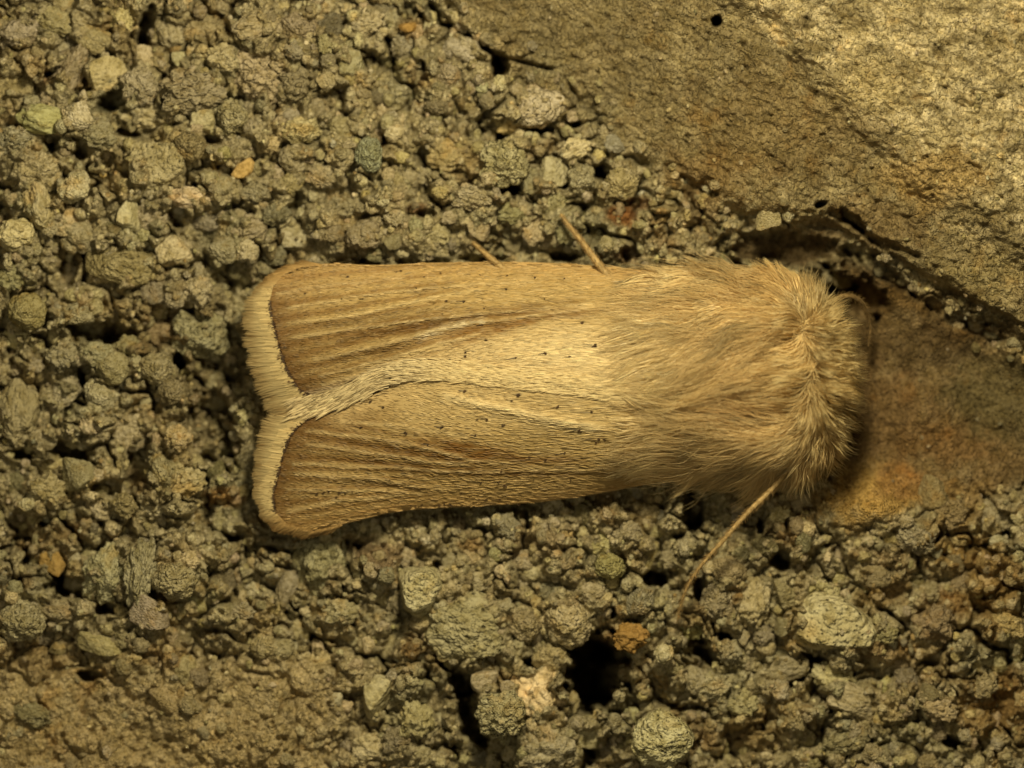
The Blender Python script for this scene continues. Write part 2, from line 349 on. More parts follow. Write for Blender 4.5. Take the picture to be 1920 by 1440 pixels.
def coons(a, b, c, d, nu, nv):
    """a: v=0 edge along u, b: v=1 edge along u, c: u=0 edge along v, d: u=1 edge along v"""
    A, B = curve_pts(a, nu), curve_pts(b, nu); C, D = curve_pts(c, nv), curve_pts(d, nv)
    u = np.linspace(0, 1, nu)[:, None, None]; v = np.linspace(0, 1, nv)[None, :, None]
    return (1 - v) * A[:, None] + v * B[:, None] + (1 - u) * C[None] + u * D[None] - ((1 - u) * (1 - v) * A[0] + u * (1 - v) * A[-1] + (1 - u) * v * B[0] + u * v * B[-1])
def build_wing(up):
    if up: g = coons(U_COSTA, U_INNER, [U_COSTA[0], U_INNER[0]], U_TERM, 430, 150)
    else: g = coons(L_COSTA, L_INNER, [L_COSTA[0], L_INNER[0]], L_TERM, 420, 150)
    nu, nv = g.shape[:2]; px, py = g[..., 0].ravel(), g[..., 1].ravel()
    z = wing_z(px, py, up); v = np.tile(np.linspace(0, 1, nv), nu)
    z = z - 0.22 * np.exp(-(v / 0.02) ** 2)               # the costa curls under
    top = W(px, py, z); bot = W(px, py, z - 0.03)
    n = len(top); f = grid_faces(nu, nv)
    idx = np.arange(n).reshape(nu, nv); ring = np.r_[idx[:, 0], idx[-1, 1:], idx[::-1, -1][1:], idx[0, ::-1][1:-1]]
    r2 = np.roll(ring, -1); side = np.stack([ring, r2, r2 + n, ring + n], 1)
    F = np.concatenate([f[:, ::-1] if True else f, f + n, side])
    C = wing_col(px, py, up); C = np.concatenate([C, C * 0.8])
    o = mesh_obj('forewing', np.concatenate([top, bot]), F, M_wing, moth, C, origin=MO)
    o['label'] = 'upper folded forewing, lying over the other one' if up else 'lower folded forewing, partly tucked under the other one'
    return o
wing_u = build_wing(True); wing_l = build_wing(False)

U_POLY = list(U_COSTA) + list(U_TERM)[1:] + list(U_INNER)[::-1][1:]
L_POLY = list(L_COSTA) + list(L_TERM)[1:] + list(L_INNER)[::-1][1:]
def wing_scales(up, n):
    px = RNG.uniform(500, 1320, n * 3); py = RNG.uniform(488, 1002, n * 3)
    m = inside(px, py, U_POLY if up else L_POLY)
    if not up: m &= ~inside(px, py, U_POLY)
    px, py = px[m][:n], py[m][:n]; N = len(px)
    # lie along the veins, pointing to the outer margin
    ang = np.interp(py, [490, 600, 700, 760, 860, 960, 1000], [-0.02, 0.16, 0.12, -0.16, -0.14, 0.02, 0.30]) if True else 0
    ang = ang * sstep(1150, 800, px) + 0.12 * pn(px / 50, py / 30, 5.5) + RNG.normal(0, 0.10, N)
    L = RNG.uniform(7, 16, N) * (1 + 1.1 * sstep(850, 1150, px)) * (1 - .35 * sstep(700, 560, px))
    dx, dy = -np.cos(ang), np.sin(ang)
    col = wing_col(px, py, up); jit = RNG.normal(1.0, 0.13, N) + (RNG.random(N) < 0.06) * 0.25 - (RNG.random(N) < 0.05) * 0.3
    col = np.clip(col * jit[:, None], 0.01, 0.95)
    k = np.array([0, .5, 1.0]); X = px[:, None] + dx[:, None] * L[:, None] * k; Y = py[:, None] + dy[:, None] * L[:, None] * k
    z = wing_z(px, py, up); zz = wing_z(X[:, 2], Y[:, 2], up); inn = inside(X[:, 2], Y[:, 2], U_POLY if up else L_POLY)
    zz = np.where(inn, zz, z); lift = RNG.uniform(0.012, 0.05, N)
    Z = np.stack([z + 0.006, (z + zz) / 2 + lift * .8, zz + lift], 1)
    P = W(X.ravel(), Y.ravel(), Z.ravel()).reshape(N, 3, 3)
    wd = RNG.uniform(0.008, 0.018, N)
    V, F = ribbons(P, wd[:, None] * np.array([1, 1, .25]), np.stack([RNG.normal(0, .3, N), RNG.normal(0, .3, N)], 1))
    o = mesh_obj('scales', V, F, M_scale, wing_u if up else wing_l, np.repeat(col, 6, 0), origin=MO); o['kind'] = 'stuff'
wing_scales(True, 10500); wing_scales(False, 6500)

def fringe(up):
    # long pale scales standing out from the outer margin in two tiers
    if up:
        root = [(600,496),(560,500),(528,515),(508,538),(502,565),(508,605),(519,650),(533,692),(556,730),(598,757),(628,752)]
        tip = [(560,489),(525,502),(497,518),(474,542),(452,568),(447,605),(451,650),(461,700),(478,745),(495,778),(520,790)]
    else:
        root = [(640,985),(588,998),(535,985),(513,962),(507,930),(518,890),(527,850),(540,816),(562,793),(595,775),(650,764)]
        tip = [(618,1000),(566,1013),(512,1000),(485,972),(468,925),(468,885),(472,845),(478,812),(487,785),(520,772),(560,768)]
    n = 4200; a = np.asarray(root, float); b = np.asarray(tip, float); s = np.sort(RNG.uniform(0, 1, n)) * (len(a) - 1)
    k = np.arange(len(a)); R = np.stack([np.interp(s, k, a[:, i]) for i in (0, 1)], 1); T = np.stack([np.interp(s, k, b[:, i]) for i in (0, 1)], 1)
    # layers: long outer tier, shorter smooth inner tier on top
    lay = RNG.random(n); notch = 1 + 0.07 * pn(s * 9, s * 0) + 0.05 * pn(s * 31, s * 0)
    tuft = np.round(s * 16); ln = np.where(lay < 0.55, RNG.uniform(0.86, 1.04, n) + .045 * np.sin(tuft * 12.9898), RNG.uniform(0.55, 0.78, n)) * notch
    back = RNG.uniform(0, 4, n)
    d = (T - R); dl = np.linalg.norm(d, axis=1, keepdims=True); d = d / dl
    perp = np.stack([-d[:, 1], d[:, 0]], 1); R = R - d * back[:, None]
    L = dl[:, 0] * ln * .90; kk = np.linspace(0, 1, 5); sway = RNG.normal(0, 0.06, n) + 0.08 * pn(s * 5, s * 0 + 3)
    P2 = R[:, None] + d[:, None] * (L[:, None] * kk)[..., None] + perp[:, None] * (L[:, None] * sway[:, None] * kk ** 2)[..., None]
    z0 = wing_z(R[:, 0], R[:, 1], up); z1 = wing_base_z(T[:, 0], T[:, 1])
    z0 = np.where(lay < 0.55, z0 - 0.02, z0 + 0.03) + RNG.normal(0, .015, n)
    Z = z0[:, None] + (z1 - z0)[:, None] * kk * 0.8 + (np.where(lay < .55, 0, .04)[:, None]) * kk - 0.12 * kk ** 2
    P = W(P2[..., 0].ravel(), P2[..., 1].ravel(), Z.ravel()).reshape(n, 5, 3)
    wd = RNG.uniform(0.016, 0.030, n)
    V, F = ribbons(P, wd[:, None] * np.array([1, 1.1, 1.0, .7, .12]), np.stack([RNG.normal(0, .25, n), RNG.normal(0, .25, n)], 1))
    base = np.array([0.70, 0.56, 0.31]); C = np.tile(base, (n, 5, 1))
    dark = (0.55 + 0.8 * pn(s * 15, s * 0 + 8))[:, None] * sstep(0.62, 0.80, kk)[None] * np.where(lay < .55, 1, .2)[:, None]
    C = C * (1 - dark[..., None] * np.array([.52, .62, .72])) ; C = C * RNG.normal(1, .10, n)[:, None, None]
    C = C * (1 - .25 * (lay < .55))[:, None, None]
    apex = sstep(3.6, 2.2, s)[:, None, None]; C = C * (1 - apex) + apex * C * np.array([.72, .60, .48])
    o = mesh_obj('fringe', V, F, M_scale, wing_u if up else wing_l, np.clip(np.repeat(C.reshape(-1, 3), 2, 0), .01, .9), origin=MO); o['kind'] = 'stuff'
fringe(True); fringe(False)
def fold_hairs():
    # whitish hairs along the trailing edge of the upper wing
    n = 2600; s = RNG.random(n); c = curve_pts([(560,762),(600,757),(655,740),(715,708),(770,694),(840,692),(930,706),(1040,716),(1120,724),(1190,744)], 300); q = c[(s * 299).astype(int)]
    q = q + np.stack([RNG.normal(0, 5, n), RNG.uniform(-20, 20, n)], 1)
    slope = np.interp(q[:, 0], [560, 700, 740, 860, 1000], [0.30, 0.50, -0.05, -0.25, -.12]) + RNG.normal(0, .09, n)
    L = RNG.uniform(14, 34, n); kk = np.linspace(0, 1, 4)
    X = q[:, :1] - L[:, None] * kk; Y = q[:, 1:] + L[:, None] * slope[:, None] * kk + 3 * kk ** 2
    Z = wing_z(X.ravel(), Y.ravel(), True).reshape(X.shape) + np.array([.0, .05, .06, .03]) + RNG.uniform(0, .05, n)[:, None]
    P = W(X.ravel(), Y.ravel(), Z.ravel()).reshape(n, 4, 3); wd = RNG.uniform(.010, .02, n)
    V, F = ribbons(P, wd[:, None] * np.array([.8, 1, .8, .1]), RNG.normal(0, .3, (n, 2)))
    col = np.where(RNG.random(n)[:, None] < .30, np.array([.40, .31, .18]), np.array([.76, .63, .40])) * RNG.normal(1, .1, n)[:, None]
    fade = sstep(880, 760, q[:, 0])[:, None]; col = col * fade + np.array([.76, .615, .36]) * RNG.normal(1, .1, (n, 1)) * (1 - fade)
    o = mesh_obj('edge_hairs', V, F, M_scale, wing_u, np.clip(np.repeat(col, 8, 0), .01, .92), origin=MO); o['kind'] = 'stuff'
fold_hairs()
def dark_marks():
    # single dark scales: the black dots and the line of dark crescents before the fringe
    rg = np.random.default_rng(77)
    for up, wing, poly in ((True, wing_u, U_POLY), (False, wing_l, L_POLY)):
        X = []; Y = []; L = []; Wd = []; A = []
        for (x, y, s) in DOTS:
            if bool(inside(np.array([float(x)]), np.array([float(y)]), U_POLY)[0]) != up: continue
            for _ in range(3):
                X.append(x + rg.normal(0, .8 * s) + 1.5); Y.append(y + rg.normal(0, .8 * s)); L.append(rg.uniform(3, 4.4) * s); Wd.append(.014 * s); A.append(rg.normal(0, .25))
        l = curve_pts(U_LINE if up else L_LINE, 260)
        for k in range(260):
            if pn(k / 11.0, 3.3) > -.15:
                X.append(l[k, 0] + 6 + rg.normal(0, 1.2)); Y.append(l[k, 1] + rg.normal(0, .8)); L.append(rg.uniform(4, 7)); Wd.append(.013); A.append(rg.normal(0, .3))
        X, Y, L, Wd, A = map(np.array, (X, Y, L, Wd, A)); kk = np.array([0, .5, 1.0])
        PXs = X[:, None] - np.cos(A)[:, None] * L[:, None] * kk; PYs = Y[:, None] + np.sin(A)[:, None] * L[:, None] * kk
        Z = wing_z(X, Y, up)[:, None] + np.array([.03, .062, .055]); P = W(PXs.ravel(), PYs.ravel(), Z.ravel()).reshape(len(X), 3, 3)
        V, F = ribbons(P, Wd[:, None] * np.array([.8, 1, .5])); c = np.array([.05, .026, .012]) * rg.uniform(.6, 1.8, len(X))[:, None]
        o = mesh_obj('dark_scales', V, F, M_scale, wing, np.repeat(c, 6, 0), origin=MO); o['kind'] = 'stuff'
dark_marks()

# ---------------- thorax, head, abdomen
def dome_z(px, py):
    """outer surface of the furry body"""
    t = 1 - ((px - 1395) / 215) ** 2 - (np.abs(py - 704) / 202) ** 2.4
    z1 = 0.5 + 3.3 * np.sqrt(np.clip(t, 0, 1))
    h = 1 - ((px - 1520) / 84) ** 2 - ((py - 700) / 172) ** 2
    z2 = 0.4 + 3.1 * np.sqrt(np.clip(h, 0, 1))
    z3 = np.where(px < 1340, wing_base_z(px, py) + 0.05, 0)
    z = np.maximum(np.maximum(z1, z2), z3)
    z = z + 0.55 * np.exp(-((px - 1440) / 75) ** 2 - ((py - 592) / 52) ** 2) + 0.5 * np.exp(-((px - 1440) / 80) ** 2 - ((py - 840) / 46) ** 2)
    z = z + 0.35 * np.exp(-((px - 1400) / 110) ** 2 - ((py - 700) / 30) ** 2) + 0.3 * np.exp(-((px - 1545) / 45) ** 2 - ((py - 690) / 70) ** 2)
    z = z - 0.45 * np.exp(-((px - 1445) / 60) ** 2 - ((py - 770) / 13) ** 2) - 0.3 * np.exp(-((px - 1480) / 14) ** 2 - ((py - 760) / 26) ** 2)
    z = z - 0.25 * np.exp(-((px - 1490) / 10) ** 2 - ((py - 620) / 50) ** 2)
    return z
def ellipsoid(name, c, r, mat, parent, fz=None, nu=48, nv=32):
    a = np.linspace(0, 2 * np.pi, nu, endpoint=False); b = np.linspace(-np.pi / 2, np.pi / 2, nv)
    A, B = np.meshgrid(a, b, indexing='ij'); d = np.stack([np.cos(B) * np.cos(A), np.cos(B) * np.sin(A), np.sin(B)], -1)
    k = 1 + 0.04 * pn(d[..., 0] * 3, d[..., 1] * 3, d[..., 2] * 3)
    V = np.array(c) + d * np.array(r) * k[..., None]; i = np.arange(nu)[:, None] * nv + np.arange(nv - 1)[None]; j = ((np.arange(nu) + 1) % nu)[:, None] * nv + np.arange(nv - 1)[None]
    F = np.stack([i, j, j + 1, i + 1], -1).reshape(-1, 4); return mesh_obj(name, V, F, mat, parent, origin=MO)
def wc(px, py, z): return W(px, py, z).ravel()
thorax = ellipsoid('thorax', wc(1400, 708, 1.3), (3.3, 3.15, 2.1), M_body, moth)
head = ellipsoid('head', wc(1535, 703, 1.35), (1.15, 1.75, 1.5), M_body, moth)
ellipsoid('eye', wc(1548, 612, 1.3), (.55, .45, .6), M_eye, head); ellipsoid('eye', wc(1548, 793, 1.3), (.55, .45, .6), M_eye, head)
ellipsoid('abdomen', wc(1000, 712, 1.0), (6.0, 1.9, 1.0), M_skin, moth)

# flow of the fur in the photograph: x, y, direction (image axes), length in px
FLOW = np.array([
 (1240,520,-1,.05,70),(1300,508,-1,-.05,85),(1370,505,-1,-.28,70),(1430,520,-.9,-.5,55),(1475,530,-.65,-.8,45),(1510,545,-.1,-1,38),(1545,565,.5,-.85,36),(1575,600,.95,-.15,40),
 (1590,640,1,.15,36),(1600,700,1,.1,34),(1598,760,1,.35,34),(1590,810,.9,.6,36),(1560,860,.6,.85,42),(1520,890,.15,1,38),(1480,905,-.25,1,40),
 (1250,570,-1,.0,95),(1320,560,-1,.0,100),(1400,560,-1,-.08,90),(1460,570,-1,-.1,70),(1480,600,-1,.12,80),
 (1240,620,-1,.10,95),(1300,620,-1,.30,100),(1370,610,-1,.32,100),(1440,620,-1,.30,90),
 (1240,670,-1,.30,80),(1290,670,-.9,.50,90),(1350,665,-.9,.55,95),(1420,665,-.95,.42,95),(1480,660,-1,.3,70),(1500,700,-1,.1,60),
 (1230,720,-1,.18,70),(1290,720,-.75,.65,60),(1340,715,-.9,.45,80),(1400,710,-1,.25,90),(1450,720,-1,.10,85),
 (1285,755,-.6,.35,50),(1320,755,-1,-.05,60),(1380,757,-1,-.08,90),(1450,755,-1,-.06,90),
 (1240,775,-.9,-.45,60),(1300,790,-.95,-.42,80),(1370,795,-1,-.28,95),(1430,805,-1,-.18,90),(1480,810,-1,.0,80),
 (1240,820,-1,.0,90),(1300,830,-1,-.05,100),(1380,840,-1,.06,105),(1450,835,-1,.12,95),(1500,830,-1,.2,60),
 (1230,860,-1,.10,90),(1300,870,-1,.16,100),(1380,870,-1,.30,100),(1440,865,-.9,.5,85),(1480,860,-.6,.8,70),
 (1250,895,-1,.18,80),(1320,900,-1,.26,75),(1380,905,-.9,.42,62),(1430,905,-.75,.6,50),
 (1530,620,.6,.3,34),(1525,660,.7,.1,34),(1530,720,.8,.15,34),(1530,780,.5,.6,36),(1515,830,.1,1,40),(1510,590,.3,-.5,34),(1500,750,-.5,.2,45)])
def flow(px, py):
    d2 = (px[:, None] - FLOW[None, :, 0]) ** 2 + (py[:, None] - FLOW[None, :, 1]) ** 2
    w_ = np.exp(-d2 / (2 * 26.0 ** 2)) + 1e-9 / (1 + d2); w_ /= w_.sum(1, keepdims=True)
    v = np.stack([w_ @ FLOW[:, 2], w_ @ FLOW[:, 3]], 1); v /= np.linalg.norm(v, axis=1, keepdims=True) + 1e-6
    return v, w_ @ FLOW[:, 4]
def trace(px, py, L, K, wob):
    X = [px]; Y = [py]; x, y = px.copy(), py.copy()
    for k in range(K - 1):
        v, _ = flow(x, y); a = wob * (0.35 + k / K) + .42 * pn(x / 30, y / 30, 40.5) + .30 * pn(x / 13, y / 13, 51.5); ca, sa = np.cos(a), np.sin(a)
        x = x + (v[:, 0] * ca - v[:, 1] * sa) * L / (K - 1); y = y + (v[:, 0] * sa + v[:, 1] * ca) * L / (K - 1); X.append(x); Y.append(y)
    return np.stack(X, 1), np.stack(Y, 1)
FUR_POLY = [(1215,520),(1290,505),(1380,503),(1450,512),(1510,535),(1545,572),(1568,622),(1582,690),(1580,768),(1560,832),(1520,872),(1455,893),(1380,893),(1290,885),(1215,885)]
def fur(n, K, name, parent, rad, lift0, seed, lenk=1.0, bright=1.0, poly=FUR_POLY, flat=False):
    rg = np.random.default_rng(seed)
    px = rg.uniform(1205, 1600, n * 2); py = rg.uniform(500, 915, n * 2); m = inside(px, py, poly)
    # thin out at the left where fur merges into wing
    m &= rg.random(n * 2) < (0.22 + .78 * sstep(1235 + 45 * pn(py / 40, 0 * py, 3.0), 1385, px)); px, py = px[m][:n], py[m][:n]; N = len(px)
    ncl = int(N / 16); ci = rg.choice(N, ncl, replace=False); cx, cy = px[ci], py[ci]
    near = np.empty(N, int)
    for i in range(0, N, 2000):
        near[i:i + 2000] = ((px[i:i + 2000, None] - cx) ** 2 + (py[i:i + 2000, None] - cy) ** 2).argmin(1)
    wobc = rg.normal(0, .16, ncl); cbr = rg.normal(1, .19, ncl); clift = rg.uniform(.5, 1.5, ncl)
    _, L = flow(px, py); L = L * rg.uniform(.65, 1.15, N) * lenk
    X, Y = trace(px, py, L, K, wobc[near] + rg.normal(0, .13 if flat and poly is FUR_POLY else .34, N) * (1 + 1.2 * (rg.random(N) < .12))); CX, CY = trace(cx, cy, flow(cx, cy)[1] * lenk, K, wobc)
    kk = np.linspace(0, 1, K); wq = (0.66 if poly is FUR_POLY else .35) * kk ** 1.2
    X = X * (1 - wq) + CX[near] * wq; Y = Y * (1 - wq) + CY[near] * wq
    S = dome_z(X.ravel(), Y.ravel()).reshape(X.shape)
    floor_ = S[:, :1] - 1.5 * kk[None] ** 1.3 * (L[:, None] / 60)      # beyond the edge hairs keep on, not straight down
    S = np.maximum(S, floor_)
    lift = (lift0 * 1.25 * clift[near] ** 1.6 * rg.uniform(.5, 1.5, N))[:, None] * np.sin(np.pi * (0.10 + .62 * kk))[None]
    headf = sstep(1480, 1540, px)[:, None]; lift = lift * (1 + 1.3 * headf)
    Z = S - 0.22 * (1 - kk)[None] ** 2 + lift
    P = W(X.ravel(), Y.ravel(), Z.ravel()).reshape(N, K, 3)
    R = (rad * rg.uniform(.7, 1.35, N))[:, None] * np.interp(kk, [0, .3, .8, 1], [1, 1, .6, .12])[None]
    if flat: V, F = ribbons(P, R * 1.25, rg.normal(0, .55, (N, 2)))
    else: V, F = tubes(P, R, 3)
    base = np.tile(np.array([0.90, 0.74, 0.45]), (N, 1))
    def bl(col, a):
        nonlocal base
        base = base * (1 - a[:, None]) + np.array(col) * a[:, None]
    bl((.82, .62, .30), .7 * np.exp(-((px - 1470) / 45) ** 2 - ((py - 550) / 45) ** 2))
    bl((.84, .69, .38), .6 * sstep(1490, 1550, px)); bl((.80, .60, .31), .5 * sstep(1480, 1560, px) * sstep(780, 870, py))
    bl((.72, .50, .24), .5 * np.exp(-((px - 1440) / 50) ** 2 - ((py - 775) / 18) ** 2))
    cw = (sstep(1420, 1250, px) * np.exp(-((py - 690) / 120) ** 2))[:, None]; base = base * (1 - .8 * cw) + .8 * cw * np.array([.94, .82, .56])
    base = base * (cbr[near] * rg.normal(1, .12, N) * bright)[:, None]
    base = base / np.maximum(1, base.max(1, keepdims=True) / .955)
    tipb = np.interp(kk, [0, .5, 1], [.88, 1.0, 1.05]); C = base[:, None] * tipb[None, :, None]
    o = mesh_obj(name, V, F, M_fur, parent, np.clip(np.repeat(C.reshape(-1, 3), 2 if flat else 3, 0), .01, .96), origin=MO); o['kind'] = 'stuff'
    return o
fur(17000, 7, 'fur', thorax, 0.0115, .10, 21, flat=True)
fur(4800, 9, 'long_hairs', thorax, 0.0085, .30, 22, 1.5, 1.14)
HEAD_POLY = [(1500,535),(1540,560),(1572,615),(1590,690),(1588,768),(1565,832),(1522,872),(1485,885),(1495,800),(1505,700),(1495,600)]
fur(9000, 7, 'fur', head, 0.0080, .34, 23, 1.30, 1.0, HEAD_POLY, flat=True)

# ---------------- antennae and legs
def limb(name, pts, radii, mat, n=70, sides=10, seg=0.0, flat=1.0):
    c = curve_pts([(p[0], p[1], p[2]) for p in pts], n); P = W(c[:, 0], c[:, 1], c[:, 2])
    t = np.linspace(0, 1, n); R = np.interp(t, np.linspace(0, 1, len(radii)), radii) * (1 + seg * np.sin(t * n * 1.3))
    V, F = tubes(P[None], R[None], sides)
    V = V.reshape(n, sides, 3); V = np.concatenate([V.reshape(-1, 3), P[:1], P[-1:]]); e0, e1 = n * sides, n * sides + 1
    s = np.arange(sides); s2 = (s + 1) % sides
    caps = np.concatenate([np.stack([s2, s, np.full(sides, e0), np.full(sides, e0)], 1), np.stack([s + (n - 1) * sides, s2 + (n - 1) * sides, np.full(sides, e1), np.full(sides, e1)], 1)])
    me = bpy.data.meshes.new(name); me.from_pydata([tuple(v) for v in (V - MO)], [], [tuple(f) for f in F] + [tuple(f[:3]) for f in caps])
    for p in me.polygons: p.use_smooth = True
    me.materials.append(mat); o = bpy.data.objects.new(name, me); COL.objects.link(o); o.parent = moth
    return o, P, R
def bristles(parent, P, R, n, ln, col, name='bristles', lean=.5, rad=.007):
    rg = np.random.default_rng(len(P) + n); t = rg.uniform(.02, .98, n) * (len(P) - 1); i = t.astype(int)
    T = np.gradient(P, axis=0); T /= np.linalg.norm(T, axis=1, keepdims=True); base = P[i]; d = rg.normal(size=(n, 3)); d -= (d * T[i]).sum(1, keepdims=True) * T[i]
    d /= np.linalg.norm(d, axis=1, keepdims=True); r = R[i][:, None]; L = rg.uniform(.6, 1.2, n)[:, None] * ln
    dirn = d + T[i] * lean; dirn /= np.linalg.norm(dirn, axis=1, keepdims=True)
    S = np.stack([base + d * r * .85, base + d * r + dirn * L * .6, base + d * r + dirn * L + T[i] * L * .25], 1)
    V, F = tubes(S, np.tile(np.array([1, .7, .15]) * rad, (n, 1)), 3)
    c = np.array(col) * rg.normal(1, .12, n)[:, None]
    o = mesh_obj(name, V, F, M_fur, parent, np.clip(np.repeat(c, 9, 0), .01, .9), origin=MO); o['kind'] = 'stuff'
a1, P, R = limb('antenna', [(1475,885,2.1),(1447,918,2.3),(1400,962,2.2),(1352,1018,2.0),(1312,1062,1.8),(1288,1100,1.5),(1276,1135,1.2),(1270,1165,.9)], [.07,.082,.08,.072,.062,.05,.038,.02], M_leg, 120, 10, .10)
bristles(a1, P, R, 800, .10, (.55, .38, .17)); a1['label'] = 'long antenna trailing down over the grit'
a2, P, R = limb('antenna', [(1535,600,2.3),(1558,566,2.1),(1585,552,1.9),(1612,560,1.5),(1628,585,1.0),(1633,615,.5),(1628,650,.2)], [.085,.09,.085,.07,.055,.04,.03], M_curl, 80, 10, .10)
bristles(a2, P, R, 500, .12, (.26, .17, .07)); a2['label'] = 'short visible antenna curling round beside the head'  # bristles darkened along with the painted shade of this antenna
l1, P, R = limb('leg', [(1165,545,1.2),(1128,503,1.25),(1108,476,1.2),(1085,445,1.0),(1062,418,.7),(1052,402,.45)], [.12,.12,.105,.085,.065,.05], M_leg, 60, 12)
bristles(l1, P, R, 900, .09, (.62, .46, .24), lean=1.6)
l2, P, R = limb('leg', [(975,530,.9),(932,494,1.0),(908,474,.8),(886,454,.5)], [.10,.095,.08,.05], M_leg, 50, 12)
bristles(l2, P, R, 500, .08, (.60, .44, .22), lean=1.6)

# ------------------------------------------------------------------ the concrete
PITS = [(215,190,34,16,-.4,2.4),(272,55,15,42,.2,2.4),(330,405,18,20,0,1.8),(128,505,18,30,.3,2.4),(190,622,70,20,.1,2.6),(130,850,42,20,.2,2.6),(45,852,28,11,0,2.0),(335,680,14,22,0,2.2),
 (255,872,22,50,.3,2.2),(200,915,30,16,0,1.6),(130,1100,46,17,.2,2.8),(108,1068,14,26,0,2.6),(200,1140,22,10,0,2.2),(80,980,11,10,0,2.0),(1112,1262,50,70,.0,9.0),(1140,1225,40,22,0,6.0),
 (868,1285,22,34,0,4.0),(888,1350,26,48,-.25,4.0),(1000,1242,18,11,0,2.5),(1108,1400,14,28,0,3.0),(1228,1085,24,16,0,3.0),(1300,960,20,38,0,3.2),(1465,1052,20,20,0,3.2),(1312,1100,11,30,0,2.6),
 (1525,1235,26,9,.2,3.0),(1365,1196,22,8,0,2.5),(1500,1272,8,7,0,2.0),(1150,1150,8,10,0,2.2),(1345,40,9,11,.4,3.5),(936,122,17,26,0,3.2),(733,117,12,10,0,2.4),(790,126,6,15,0,2.2),
 (958,350,36,15,-.1,2.2),(1056,342,10,12,0,2.2),(1130,325,22,16,.3,2.4),(935,242,40,18,0,1.2),(1005,243,36,10,0,2.0),(1082,233,8,7,0,2.0),(1540,382,12,6,-.4,1.6),(1598,412,30,11,.6,1.6),
 (1560,530,46,26,.5,1.6),(1790,1392,24,11,.3,2.4),(1480,468,120,30,.12,1.3),(1610,560,50,40,.5,1.7),(1650,505,80,14,.6,1.3),(1800,600,90,12,.5,.9),(168,1266,22,10,0,2.0),(560,1043,18,12,0,2.0),(590,1200,26,8,.6,1.8),(405,700,50,110,0,1.5),(395,810,50,60,0,1.4),(330,600,60,30,0,1.0),(440,520,40,30,0,1.0),
 (45,165,36,10,.3,1.8),(100,135,16,8,-.4,1.5),(430,840,22,22,0,1.2),(600,1060,14,24,0,1.6),(1720,1090,14,6,0,1.0),(470,160,26,30,0,1.0),(630,180,22,18,0,1.0),
 (800,400,18,8,0,1.2),(1185,475,26,12,0,1.8),(905,485,40,8,0,1.0),(1330,1230,30,14,.4,2.4),(1300,1205,20,30,.3,1.8),(700,120,30,14,.2,.9),(1060,480,30,10,0,1.4),(820,1060,10,8,0,1.2),
 (650,1040,12,30,0,1.2),(1120,440,22,16,0,1.4),(390,860,20,10,0,1.0),(440,1010,12,8,0,1.4),(1425,988,8,18,0,2.0),(60,730,14,10,0,1.5),(160,700,10,20,0,1.8),(90,600,14,14,0,1.6),
 (310,170,10,30,0,1.6),(240,250,30,8,.2,1.2),(400,260,14,10,0,1.4),(150,290,14,12,0,1.6),(200,300,12,16,0,1.4),(170,480,12,20,0,1.8),(460,395,20,12,0,1.0)]
CRACKS = [([(808,10),(826,45),(868,58),(905,88),(925,100),(938,128)],5,2.2),([(945,108),(985,118),(1035,130)],3.5,.9),([(535,1145),(575,1185),(622,1222)],4,1.4),([(1350,400),(1460,410),(1540,430)],3,.3),
 ([(1560,400),(1640,450),(1720,480)],6,.8),([(1620,440),(1760,540),(1920,610)],5,.5)]
def smooth_masks(px, py):
    n = 26 * fbm(px / 160, py / 160, 1.0, 3)
    # plateau at the upper right, bounded by a diagonal
    line = np.interp(px, [800, 900, 960, 1040, 1120, 1200, 1300, 1400, 1560, 1700, 1920, 2300], [-40, 60, 105, 135, 205, 290, 345, 385, 405, 490, 625, 860])
    wd = 1 + 3.4 * sstep(1400, 1120, px) * sstep(880, 980, px); plat = sstep(30 * wd, -20 * wd, py - line + n * .7)
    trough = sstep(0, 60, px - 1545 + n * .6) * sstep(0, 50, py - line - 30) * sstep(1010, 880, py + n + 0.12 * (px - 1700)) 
    bl = sstep(1180, 1290, py + n - 0.10 * px * 0 + 0.0) * sstep(760, 560, px + n * 2)
    return plat, trough, bl, line
